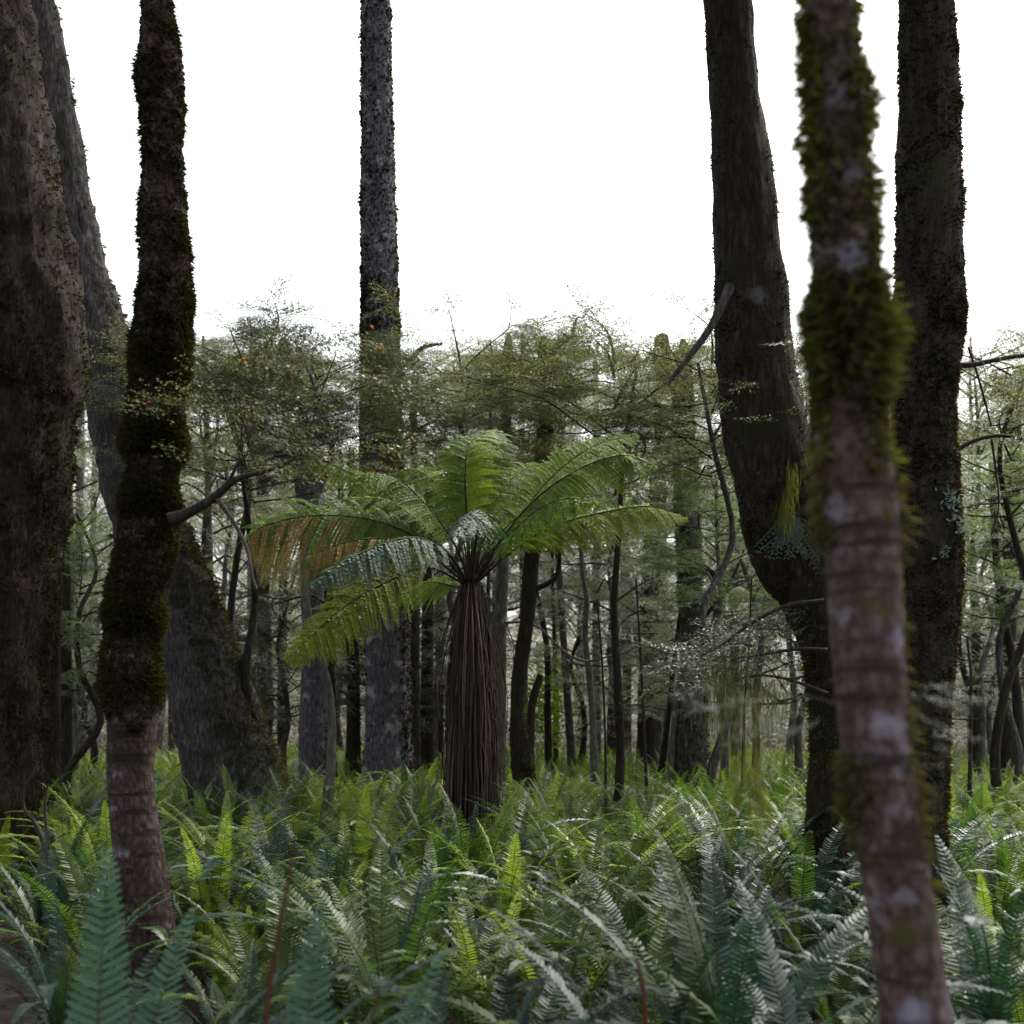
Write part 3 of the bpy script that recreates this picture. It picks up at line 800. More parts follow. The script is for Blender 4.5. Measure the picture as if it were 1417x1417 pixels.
# -- W: bent mossy tree
YW = 5.9
tW = make_tree('bent trunk with a swollen hanging elbow, green moss down its stem', YW,
    [(930, -1800, 24), (950, -1000, 40), (990, -200, 60), (1010, 50, 66), (1026, 250, 80), (1040, 466, 102), (1052, 560, 108), (1075, 660, 112), (1094, 740, 100), (1112, 800, 92), (1140, 880, 66), (1150, 960, 60), (1150, 1080, 62), (1148, 1200, 66), (1150, 1330, 76)],
    M['bark_brown'], seg=40, step=.04, lump=.12, fis=.12, seed=40,
    moss=[(M['scales'], 36000, .026, .006, .4, lambda p, n: .9 if p[2] > zpx(860, YW) and mnoise.noise(Vector((p[0] * 3, p[1] * 3, p[2] * 2))) > -.2 else .15, 'climber'),
          (M['moss_olive'], 30000, .042, .0050, .5, lambda p, n: (1 if n[0] < .1 else .5) if p[2] < zpx(850, YW) else .05, 'moss'),
          (M['moss_yellow'], 6000, .050, .004, .4, lambda p, n: .7 if n[0] < -.75 and p[2] < zpx(830, YW) and p[2] > zpx(1060, YW) else 0, 'moss')])
# swollen elbow that hangs below the bend
b = MB()
v, nr = tube(b, to_local(px_path(YW - .02, [(1050, 640, 60), (1066, 700, 84), (1080, 760, 78), (1088, 805, 58), (1092, 832, 24), (1093, 838, 4)]), tW.location), 24, .04, .12, 5, .1, 8)
b.build('elbow', M['bark_brown'], tW, smooth=True)
k = MB()
fuzz(k, v, nr, 9000, .026, .006, .4)
k.build('climber', M['scales'], tW)
# hanging epiphyte fern and beard moss on W
k = MB()
for s in range(26):
    a0 = P(1094 + RNG.normal(0, 9), 722 + RNG.normal(0, 7), YW - .30)
    dx = RNG.normal(0, .06)
    ln = RNG.uniform(.12, .26)
    for q in range(9):
        t_ = q / 9
        base = np.array((a0.x + dx * t_ * 1.6, a0.y - .06 * t_, a0.z - ln * t_))
        for sg in (-1, 1):
            d = np.array((sg * .8 + dx, -.2, -.7))
            d /= np.linalg.norm(d)
            vv = leaf_quads(base[None], d[None], np.array([[0, -1.0, .2]]), np.array([[.045 * (1 - .5 * t_)]]), .007)
            k.add(vv.reshape(-1, 3) - np.array(tW.location), [[0, 1, 2, 3]])
k.build('hanging_epiphyte', M['fern_blue'], tW)
def beard(t, places, mat, name, ln=.25, n=120, w=.004):
    k = MB()
    for (px, py, yy, sx) in places:
        c = np.array(P(px, py, yy)) - np.array(t.location)
        p = c[None] + RNG.normal(0, 1, (n, 3)) * np.array([sx, .04, .05])
        d = np.array([0, 0, -1.0]) + RNG.normal(0, .16, (n, 3))
        d /= np.linalg.norm(d, axis=1)[:, None]
        L = ln * (.2 + RNG.random((n, 1)))
        q = leaf_quads(p, d, RNG.normal(0, 1, (n, 3)), L, w)
        k.add(q.reshape(-1, 3), np.arange(4 * n).reshape(-1, 4))
    return k.build(name, mat, t)
beard(tW, [(1090, 690, YW - .32, .02), (1096, 660, YW - .32, .015), (1084, 705, YW - .32, .02)], M['moss_yellow'], 'hanging_moss', .14, 120)
# silvery leafy boughs left of W
for rows in ([(1140, 832, 8), (1090, 838, 6), (1040, 862, 5), (1000, 892, 4), (962, 912, 2)], [(1145, 900, 7), (1105, 898, 5), (1060, 905, 4), (1010, 912, 3)], [(1145, 960, 6), (1090, 940, 4), (1040, 935, 3), (1000, 950, 2)]):
    branch_on(tW, px_path(5.6, rows), M['twig'])
bx = []
for k in range(56):
    u = RNG.random()
    bx.append((1130 - 165 * u + RNG.normal(0, 10), 836 + 70 * u + RNG.uniform(-10, 45), 5.6 + RNG.normal(0, .25), PI + RNG.normal(0, .7)))
local_sprays(tW, bx, M['leaf_shiny'], 'leafy_twig', .52)
bx = [(RNG.uniform(985, 1100), RNG.uniform(470, 590), 5.2 + RNG.normal(0, .3), RNG.uniform(0, 6.3)) for k in range(15)]
local_sprays(tW, bx, M['beech'], 'leafy_twig', .34, orange=16)
beard(tW, [(RNG.uniform(985, 1075), RNG.uniform(905, 985), 5.6 + RNG.normal(0, .2), .07) for k in range(16)], M['moss_pale'], 'hanging_moss', .22, 34, .005)
branch_on(tW, px_path(5.0, [(1010, 395, 14), (985, 450, 11), (955, 492, 9), (925, 530, 5)]), M['bark_grey'])

# -- X: near blurred stem
YX = 1.6
tX = make_tree('blurred near stem with pink brown ringed bark, lichen spots and shaggy moss top', YX,
    [(960, -5200, 22), (1010, -3500, 34), (1075, -1500, 46), (1120, -350, 52), (1140, -100, 64), (1156, 150, 78), (1168, 350, 88), (1172, 466, 94), (1177, 600, 96), (1190, 700, 98), (1198, 850, 95), (1205, 950, 93), (1214, 1050, 92), (1225, 1130, 91), (1240, 1230, 89), (1255, 1320, 90), (1268, 1417, 92), (1320, 1800, 104)],
    M['bark_near'], seg=36, step=.02, lump=.10, fis=.05, seed=44,
    moss=[(M['moss_olive'], 60000, .050, .0030, .55, lambda p, n: 1 if p[2] > zpx(610, YX) + .10 * mnoise.noise(Vector((p[0] * 16, p[1] * 16, 5))) else .0, 'moss'),
          (M['moss_yellow'], 30000, .055, .0028, .5, lambda p, n: (.9 if abs(n[0]) > .55 else .12) if p[2] > zpx(640, YX) else 0, 'moss'),
          (M['moss_olive'], 34000, .045, .0028, .6, lambda p, n: (1 if n[0] < -.5 and zpx(1190, YX) < p[2] < zpx(1040, YX) else .5 if n[0] > .6 and zpx(1220, YX) < p[2] < zpx(940, YX) else .4 if n[0] > .75 and p[2] > zpx(900, YX) else .6 if n[0] < -.8 and p[2] > zpx(760, YX) else .01), 'moss')])
bx = [(1250 + RNG.uniform(0, 60), RNG.uniform(925, 1060), 1.7 + RNG.normal(0, .12), RNG.uniform(-1.2, 1.2)) for k in range(7)]
local_sprays(tX, bx, M['leaf_shiny'], 'leafy_twig', .16, orange=6)
bx = [(RNG.uniform(985, 1150), 940 + RNG.uniform(0, 70), 1.9 + RNG.normal(0, .15), PI + RNG.normal(0, .6)) for k in range(12)]
local_sprays(tX, bx, M['leaf_shiny'], 'leafy_twig', .16, orange=8)
branch_on(tX, px_path(1.75, [(1200, 985, 6), (1120, 965, 3), (1060, 962, 2), (985, 985, 1.2)]), M['twig'], 'branch', 5, .05)
beard(tX, [(RNG.uniform(1020, 1060), RNG.uniform(1000, 1080), 1.85, .015) for k in range(4)], M['moss_yellow'], 'hanging_moss', .14, 24, .003)
branch_on(tX, px_path(1.65, [(1235, 900, 5), (1262, 940, 3), (1285, 1000, 2), (1292, 1050, 1.2)]), M['twig'], 'branch', 5, .05)

# ------------------------------------------------------------------ leafy beeches of the understorey
def beech(label, px, Y, ztop, zbase, width, var, seed, r=.06, group=None, mat='bark_dark', lean=0.0):
    x = X_at(px, Y)
    t = thing('beech_tree', label, 'tree', (x, Y, 0), group)
    b = MB()
    rr = random.Random(seed)
    rows = [(0, 0, -.2, r * 1.4), (0, 0, 0, r * 1.25)]
    for k in range(1, 7):
        u = k / 6
        rows.append((rr.gauss(0, .12) + lean * u, rr.gauss(0, .12), ztop * .93 * u, r * (1 - .8 * u) + .006))
    tube(b, rows, 9, .25, .10, 4, 0, seed)
    b.build('trunk', M[mat], t, smooth=True)
    cm, bm_ = CROWNS[var]
    rot = rr.random() * 6.28
    for me, nm in ((cm, 'crown'), (bm_, 'branch')):
        c = link(nm, me, t)
        c.location = (lean * .7, 0, zbase)
        c.rotation_euler = (0, 0, rot)
        c.scale = (width / 4.4, width / 4.4, (ztop - zbase) / 4.0)
    return t

def top(Y, py=466):
    return CAM_H + (HZ - py) / F_PX * Y

UND = [  # label, px, Y, top py, base py, width m, variant
    ('olive leafed beech with layered sprays above the right fronds', 850, 11.5, 475, 680, 4.2, 0),
    ('olive beech crown spreading behind the tallest upright frond', 640, 13, 475, 680, 3.8, 1),
    ('dark leafed beech left of the almost black trunk top', 440, 10.5, 470, 660, 2.6, 2),
    ('shady beech filling the gap right of the crooked stem', 350, 12, 462, 700, 4.2, 0),
    ('grey green beech behind the thin grey pole', 285, 17, 455, 800, 5.2, 3),
    ('pale beech glimpsed between the two leftmost trunks', 100, 17, 480, 850, 4.6, 4),
    ('fresh green bush like beech low left of the crooked stem', 110, 14, 690, 960, 2.6, 5),
    ('olive beech beside the bent trunk top', 985, 10, 470, 660, 3.0, 1),
    ('fresh green beech right of the yellow green frond tip', 990, 13, 640, 850, 3.0, 5),
    ('grey beech behind the dark forked trunk', 760, 20, 450, 760, 5.5, 3),
    ('pale grey beech low in the middle gap', 850, 19, 690, 980, 4.6, 4),
    ('dim grey beech right of the middle gap', 910, 23, 560, 960, 6.0, 3),
    ('leafy beech spreading at the right edge', 1400, 11, 470, 720, 3.4, 0),
    ('fresh green beech at the right edge below the dark branch', 1390, 14, 600, 860, 3.6, 5),
    ('grey leafed beech low at the right edge', 1360, 17, 720, 1000, 4.0, 4),
    ('grey beech behind the upright grey trunks', 480, 21, 600, 980, 5.2, 4),
    ('dim beech behind the leaning trunk', 320, 22, 600, 980, 6.0, 3),
    ('grey beech just left of the tree fern stem', 600, 23, 560, 990, 5.0, 4),
    ('pale beech behind the tree fern crown', 690, 24, 470, 880, 6.0, 3),
    ('beech behind the hanging pale moss', 1040, 16, 620, 980, 4.6, 4),
    ('dark beech behind the bent trunk stem', 1110, 19, 520, 960, 5.0, 2),
    ('beech seen through the gap at the upper right', 1345, 21, 455, 780, 6.0, 3),
    ('dark low beech behind the leaning trunk foot', 400, 18, 780, 1010, 3.6, 2),
    ('dim low beech behind the two grey trunks', 560, 19, 800, 1010, 3.6, 2),
    ('low grey beech behind the wavering sapling', 800, 26, 760, 1010, 5.2, 3),
    ('low dim beech left of the stringy trunk', 930, 18, 800, 1000, 3.0, 4),
    ('low leafy beech right of the large scaly trunk', 1380, 22, 820, 1010, 4.5, 2),
    ('low pale beech between the leftmost trunks', 120, 22, 760, 1010, 5.0, 3),
]
for k, (lb, px, Y, tp, bp_, wd, var) in enumerate(UND):
    beech(lb, px, Y, top(Y, tp - 14), top(Y, bp_), wd, var, k + 100, r=.035 + .002 * Y, mat=['bark_dark', 'bark_grey', 'bark_pale'][k % 3])

# crowns of the tall trees whose stems the view cuts
def crown_on(t, x, y, zb, width, hh, var, rot):
    for me, nm in zip(CROWNS[var], ('crown', 'branch')):
        c = link(nm, me, t)
        c.location = (x - t.location.x, y - t.location.y, zb)
        c.rotation_euler = (0, 0, rot)
        c.scale = (width / 4.4, width / 4.4, hh / 4)

def by_label(txt):
    return [o for o in COL.objects if o.get('label', '').startswith(txt)][0]
for txt, Y, px, py, wd, hh in (('lilac grey straight', 16, 394, 500, 2.6, 1.1), ('pale straight trunk directly', 14, 704, 478, 2.2, .8), ('dark forked', 13, 751, 470, 2.2, .8),
                               ('tall trunk whose', 25, 914, 492, 4.0, 1.6), ('stringy trunk', 15, 945, 500, 2.6, 1.1), ('pale far trunk', 30, 351, 495, 4, 1.6), ('tall thin grey pole', 17, 280, 470, 1.6, .6), ('thin grey trunk rising', 24, 722, 480, 3.4, 1.2)):
    q = P(px, py, Y)
    crown_on(by_label(txt), q.x, q.y, q.z - hh, wd, hh, 0, px * .7)
for t_, x, y, zb, wd, var in ((tX, -.2, 1.2, 6.0, 7.0, 2), (tB, -2.4, 4.4, 8.0, 6.5, 0), (tV, 2.9, 5.0, 8.8, 7.5, 1), (tW, 1.0, 5.6, 9.5, 7.0, 2)):
    crown_on(t_, x, y, zb, wd, 4.0, var, x)  # crowns out of view, added overhead to shade the near ferns
crown_on(by_label('huge brown mossy'), -5.6, 8.0, 12.0, 9, 5, 0, 1)  # also out of view, added for shade overhead
crown_on(by_label('grey furrowed'), -7.2, 12, 14.5, 8, 5, 1, 2)
crown_on(tE, X_at(518, 15), 15, 15.5, 8, 5, 2, 3)

# second rank: look-alike beeches farther back
far_spots = []
for k in range(21):
    Y = 26 + 22 * ((k * 0.618) % 1)
    px = -120 + 1660 * ((k + .5) / 21) + random.uniform(-30, 30)
    far_spots.append((px, Y))
far_spots.sort()
ORD = ['first', 'second', 'third', 'fourth', 'fifth', 'sixth', 'seventh', 'eighth', 'ninth', 'tenth', 'eleventh', 'twelfth', 'thirteenth', 'fourteenth', 'fifteenth', 'sixteenth',
       'seventeenth', 'eighteenth', 'nineteenth', 'twentieth'] + ['%s-%s' % (t_, o_) for t_ in ('twenty', 'thirty', 'forty', 'fifty') for o_ in ('first', 'second', 'third', 'fourth', 'fifth', 'sixth', 'seventh', 'eighth', 'ninth')]
for k, (px, Y) in enumerate(far_spots):
    tp = random.uniform(470, 620) if k % 3 else random.uniform(395, 480)
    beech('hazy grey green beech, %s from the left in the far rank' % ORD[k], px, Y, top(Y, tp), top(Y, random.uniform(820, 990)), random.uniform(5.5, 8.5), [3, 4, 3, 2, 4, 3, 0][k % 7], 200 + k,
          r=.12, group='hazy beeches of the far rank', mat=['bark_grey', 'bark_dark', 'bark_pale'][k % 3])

# far wood: one mass all round; the unseen part added to darken the trunks
mb, mt = MB(), MB()
pos, az, ti, ro, sc = [], [], [], [], []
for k in range(3600):
    a = RNG.random() * 2 * PI
    front = abs((a - PI / 2 + PI) % (2 * PI) - PI) < .62
    R_ = RNG.uniform(48, 72) if front else RNG.uniform(30, 55)
    hmax = (top(R_, 715 + 120 * mnoise.noise(Vector((a * 9, 0, 3)))) if front else 18)
    u = RNG.random()
    pos.append((math.cos(a) * R_, math.sin(a) * R_, .3 + (hmax - .3) * u ** (1.25 if front else 1)))
    az.append(RNG.random() * 6.28)
    ti.append(RNG.normal(-.05, .3))
    ro.append(RNG.normal(0, .45))
    sc.append(RNG.uniform(1.6, 3.2))
for k in range(5200):
    a = PI / 2 + RNG.uniform(-.62, .62)
    R_ = RNG.uniform(44, 78)
    pos.append((math.cos(a) * R_, math.sin(a) * R_, .2 + RNG.random() ** .7 * (1.5 + .45 * (R_ - 44))))
    az.append(RNG.random() * 6.28)
    ti.append(RNG.normal(-.05, .3))
    ro.append(RNG.normal(0, .45))
    sc.append(RNG.uniform(1.6, 3.2))
put_sprays(mb, np.array(pos), az, ti, ro, sc, SPR_FAR, tmi=1)
for k in range(150):
    a = RNG.random() * 2 * PI
    R_ = RNG.uniform(42, 70)
    x, y = math.cos(a) * R_, math.sin(a) * R_
    h = RNG.uniform(8, 14) if y > 0 else 18
    tube(mb, [(x, y, -.3, .3), (x + RNG.normal(0, .2), y, h * .5, .22), (x + RNG.normal(0, .5), y, h, .05)], 7, 1.5, mi=1)
fw = mb.build('far_wood', [M['beech_pale_lit'], M['bark_grey']])
fw['kind'] = 'stuff'
fw['label'] = 'grey green wood with brightened leaves closing the view far behind everything'
fw['category'] = 'wood'

# brown brush on the floor in front of the far wood
mb = MB()
n = 26000
yy = RNG.uniform(26, 44, n)
xx = RNG.uniform(-.6, .6, n) * yy
zz = np.abs(RNG.normal(0, .75, n)) + .05
d = RNG.normal(0, 1, (n, 3)) + np.array([0, 0, .5])
d /= np.linalg.norm(d, axis=1)[:, None]
L = RNG.uniform(.12, .4, (n, 1))
q = leaf_quads(np.stack([xx, yy, zz], 1), d, RNG.normal(0, 1, (n, 3)), L, .02)
mb.add(q.reshape(-1, 3), np.arange(4 * n).reshape(-1, 4))
br = mb.build('brushwood', leaf_mat('dry_brush', [(0, (.05, .035, .025)), (1, (.16, .115, .085))], .15, .8, 1.2, .2))
br['kind'] = 'stuff'
br['label'] = 'low tangle of dry brown twigs in front of the far wood'
br['category'] = 'brushwood'

# ------------------------------------------------------------------ tree fern
YT = 7.8
C0 = P(652, 806, YT)
tf = thing('tree_fern', 'tall tree fern with shaggy brown skirted stem and spreading feathery fronds', 'tree fern', (C0.x, YT, 0))
LOC = np.array(tf.location)
b = MB()
sc_ = YT / F_PX
rows = [(0, 0, -.2, .15), (0, 0, .05, .15), (-.01, 0, .8, .15), (-.01, 0, 1.6, .13), (0, 0, 2.2, .095), (0, 0, C0.z, .075), (0, 0, C0.z + .06, .05)]
tube(b, rows, 18, .06, .12, 8, .1, 5)
b.build('trunk', M['tf_core'], tf, smooth=True)
# dead stalks hanging round the stem
b = MB()
for k in range(420):
    a = RNG.random() * 2 * PI
    lay = RNG.random()
    z0 = C0.z - abs(RNG.normal(0, .10)) - .02
    ln = RNG.uniform(.9, 2.45)
    rt = .072 + .02 * lay
    rb = (.160 + .055 * lay) * (1 + .07 * RNG.normal()) * (1 + .10 * math.sin(3 * a + 1) + .06 * math.sin(7 * a))
    pts = []
    a2 = a + RNG.normal(0, .10)
    for q_ in range(7):
        t_ = q_ / 6
        z = max(z0 - ln * t_, .02)
        dz = (z0 - z) / 2.4
        rr = rt + (rb - rt) * min(1, dz / .95) ** .55 + .010 * math.sin(5 * t_ + a * 9)
        aa = a + (a2 - a) * t_ + .02 * math.sin(7 * t_ + k)
        pts.append((math.cos(aa) * rr, math.sin(aa) * rr, z, (.0052 if q_ < 5 else .0036) * (1 - .4 * t_)))
    tube(b, pts, 4, .30)
for k in range(26):          # a few stray stalks that stand off
    a = RNG.random() * 2 * PI
    z0 = C0.z - RNG.uniform(.0, .2)
    r1 = RNG.uniform(.24, .36)
    ln = RNG.uniform(.5, 1.4)
    tube(b, [(math.cos(a) * .08, math.sin(a) * .08, z0, .005), (math.cos(a) * r1 * .7, math.sin(a) * r1 * .7, z0 - ln * .3, .004), (math.cos(a) * r1, math.sin(a) * r1, z0 - ln * .7, .003), (math.cos(a) * r1 * .95, math.sin(a) * r1 * .95, z0 - ln, .002)], 4, .1)
for k in range(120):         # ragged outer strands, bent and broken off at all lengths
    a = RNG.random() * 2 * PI
    z0 = C0.z - RNG.uniform(.03, .9)
    ln = RNG.uniform(.25, 1.5)
    r0 = .10 + .085 * min(1, (C0.z - z0) / .9) ** .6
    pts = []
    for q_ in range(6):
        t_ = q_ / 5
        rr = r0 + (.03 + .07 * RNG.random()) * t_ + RNG.normal(0, .008)
        aa = a + RNG.normal(0, .05)
        pts.append((math.cos(aa) * rr, math.sin(aa) * rr, max(z0 - ln * t_, .02), .0046 * (1 - .5 * t_)))
    tube(b, pts, 4, .12)
sk = b.build('stalk_skirt', M['skirt'], tf)
sk['kind'] = 'stuff'
sk['label'] = 'shaggy skirt of dead brown hanging stalks'

def tf_frond(pxpts, pl, mats, up_a, sides=None, sweep=.42, npair=30, droop=.34, start=.26, gold=.42, label=None, seed=0):
    """tripinnate frond: rachis through pixel points, pinnae to both sides.  up_a: pitch of each side's pinnae (deg)"""
    r = np.random.default_rng(seed)
    pts = [(C0.x + (pxpts[0][0] - 652) * .0006, YT + (pxpts[0][2] - YT) * .06, C0.z - .02, .011)]
    for k, (px, py, yy) in enumerate(pxpts):
        q = P(px, py, yy)
        pts.append((q.x, q.y, q.z, .010 * (1 - (k + 1) / (len(pxpts) + .35)) + .0015))
    pts = [(a - LOC[0], b_ - LOC[1], c - LOC[2], d_) for a, b_, c, d_ in pts]
    c = catmull(pts, .012)
    ctr = c[:, :3]
    T = np.gradient(ctr, axis=0)
    T /= np.linalg.norm(T, axis=1)[:, None]
    arc = np.concatenate([[0], np.cumsum(np.linalg.norm(np.diff(ctr, axis=0), axis=1))])
    Lt = arc[-1]
    st = MB()
    tube(st, pts, 6, .05)
    lf = MB()
    Z = np.array([0, 0, 1.0])
    for i in range(npair):
        u = start + (1 - start) * (i + .5) / npair
        k = int(np.searchsorted(arc, u * Lt).clip(0, len(arc) - 1))
        t_ = T[k]
        side = np.array(sides, dtype=float) if sides is not None else np.cross(t_, Z)
        side = side - t_ * np.dot(side, t_)
        side /= np.linalg.norm(side)
        nrm = np.cross(side, t_)
        v_ = (u - start) / (1 - start)
        prof = min(1, .35 + 2.6 * v_) * (1 - v_ ** 3.6) ** .75 * (1 - .18 * v_) + .05
        for s, ang, mi in ((1, up_a[0], 0), (-1, up_a[1], 1 if (mats[1] != 'tf_gold' or v_ + r.normal(0, .2) > gold) else 0)):
            a = math.radians(ang + r.normal(0, 9))
            d0 = s * side * math.cos(a) + nrm * math.sin(a)
            d0 = d0 * math.cos(sweep) + t_ * math.sin(sweep * (1 + .3 * v_) + r.normal(0, .06))
            d0 /= np.linalg.norm(d0)
            L = 1.1 * pl * prof * r.uniform(.74, 1.1)
            m = max(5, int(L / .0092))
            tt = (np.arange(m) + .6) / m
            ax = ctr[k] + d0 * L * tt[:, None] - Z * (droop * L * tt ** 2)[:, None]
            dt = d0 - Z * (2 * droop * tt)[:, None]
            dt /= np.linalg.norm(dt, axis=1)[:, None]
            pn = np.cross(dt, t_)
            pn /= np.linalg.norm(pn, axis=1)[:, None] + 1e-9
            fw_ = np.cross(pn, dt)
            ll = min(.030, 1.25 * (1 - start) * Lt / npair * .76)
            lw = (.0195 * (1 - .5 * tt))[:, None]
            lens = (ll * (1 - tt ** 2.5) ** .6 + .005)[:, None]
            for sg in (-1, 1):
                dd = fw_ * sg * .86 + dt * .5 + pn * r.normal(-.10, .16, (m, 1))
                dd /= np.linalg.norm(dd, axis=1)[:, None]
                q = leaf_quads(ax, dd, pn + r.normal(0, .10, pn.shape), lens * r.uniform(.85, 1.12, (m, 1)), lw)
                lf.add(q.reshape(-1, 3), np.arange(4 * m).reshape(-1, 4), mi)
            # thin midrib
            e = np.stack([ctr[k] - pn[0] * .0016, ctr[k] + pn[0] * .0016, ax[-1]])
            lf.add(e, [[0, 1, 2]], mi)
    o = lf.build('frond', [M[mats[0]], M[mats[1]]], tf)
    if label:
        o['label'] = label
    st.build('stalk', M['stipe'], o, smooth=True)
    return o

FR = [
    # path after the crown, pinna length, materials (+side, -side), pitches (+,-)
    ([(600, 758, 7.7), (520, 721, 7.6), (430, 714, 7.5), (362, 730, 7.5), (340, 752, 7.5)], .56, ('tf_green', 'tf_gold'), (38, -70), None, 'half golden brown frond reaching far left'),
    ([(590, 785, 7.5), (530, 808, 7.2), (470, 845, 7.0), (398, 912, 6.8)], .27, ('tf_yellow', 'tf_yellow'), (42, -62), None, 'yellow green drooping frond'),
    ([(620, 766, 7.4), (575, 744, 7.0), (520, 757, 6.7), (462, 786, 6.5), (432, 810, 6.4)], .25, ('tf_blue', 'tf_blue'), (4, -52), None, 'silvery blue frond arching towards the viewer'),
    ([(657, 760, 7.4), (662, 716, 6.9), (656, 706, 6.6), (640, 722, 6.3), (628, 740, 6.1)], .22, ('tf_blue', 'tf_blue'), (-25, -25), None, 'short silvery frond pointing at the viewer'),
    ([(656, 720, 7.95), (662, 650, 8.15), (670, 612, 8.35), (688, 596, 8.6)], .36, ('tf_green', 'tf_bright'), (5, 5), (1, 0, 0), 'tall upright frond'),
    ([(646, 715, 7.9), (644, 650, 8.0), (652, 612, 8.2), (680, 598, 8.5)], .30, ('tf_bright', 'tf_green'), (5, 5), (1, 0, 0), None),
    ([(630, 755, 7.8), (590, 700, 7.7), (550, 662, 7.7), (510, 655, 7.6), (488, 668, 7.6)], .30, ('tf_green', 'tf_green'), (10, -50), None, None),
    ([(618, 770, 7.9), (580, 722, 8.0), (530, 692, 8.1), (478, 690, 8.2)], .28, ('tf_bright', 'tf_green'), (20, -45), None, None),
    ([(600, 750, 8.3), (535, 684, 8.8), (470, 648, 9.2), (426, 640, 9.5)], .27, ('tf_bright', 'tf_bright'), (25, -50), None, None),
    ([(690, 752, 7.7), (740, 692, 7.6), (800, 650, 7.5), (860, 630, 7.5), (906, 644, 7.5)], .38, ('tf_green', 'tf_green'), (-52, 20), None, 'broad dark frond reaching up to the right'),
    ([(700, 742, 8.2), (760, 664, 8.6), (820, 618, 8.9), (880, 602, 9.2)], .32, ('tf_bright', 'tf_bright'), (-40, 42), None, None),
    ([(700, 770, 7.8), (760, 730, 7.9), (840, 708, 8.0), (900, 701, 8.1), (948, 716, 8.2)], .29, ('tf_yellow', 'tf_bright'), (-58, 18), None, 'yellow green frond reaching far right'),
    ([(630, 812, 8.2), (600, 806, 8.6), (572, 812, 9.0), (548, 830, 9.3)], .24, ('tf_bright', 'tf_bright'), (30, -50), None, None),
    ([(690, 768, 8.0), (740, 722, 8.2), (795, 690, 8.4), (850, 688, 8.6)], .32, ('tf_green', 'tf_green'), (-50, 12), None, None),
    ([(668, 745, 8.2), (694, 680, 8.6), (730, 648, 9.0), (775, 640, 9.4)], .30, ('tf_green', 'tf_bright'), (-30, 20), None, None),
    ([(634, 740, 8.3), (604, 672, 8.8), (572, 650, 9.3), (540, 655, 9.7)], .28, ('tf_bright', 'tf_green'), (20, -35), None, None),
    ([(690, 760, 7.5), (735, 712, 7.2), (780, 690, 7.0), (822, 694, 6.9)], .30, ('tf_green', 'tf_green'), (-48, 8), None, None),
    ([(600, 772, 7.6), (548, 748, 7.4), (490, 748, 7.3), (430, 768, 7.25)], .42, ('tf_green', 'tf_gold'), (5, -72), None, None),
]
for k, (pp, pl, mm, ang, sd, lb) in enumerate(FR):
    tf_frond(pp, pl, mm, ang, sd, seed=k + 1, label=lb, npair=44 if 'tf_gold' not in mm else 54)
# bare young stalks in the heart of the crown
b = MB()
for k in range(22):
    a = RNG.random() * 2 * PI
    h = RNG.uniform(.15, .5)
    o_ = RNG.uniform(.08, .45)
    tube(b, [(math.cos(a) * .03, math.sin(a) * .03, C0.z - .05, .010), (math.cos(a) * o_ * .45, math.sin(a) * o_ * .45, C0.z + h * .6, .0065), (math.cos(a) * o_, math.sin(a) * o_, C0.z + h, .004)], 6, .08)
b.build('stalk_base', M['stipe'], tf, smooth=True)

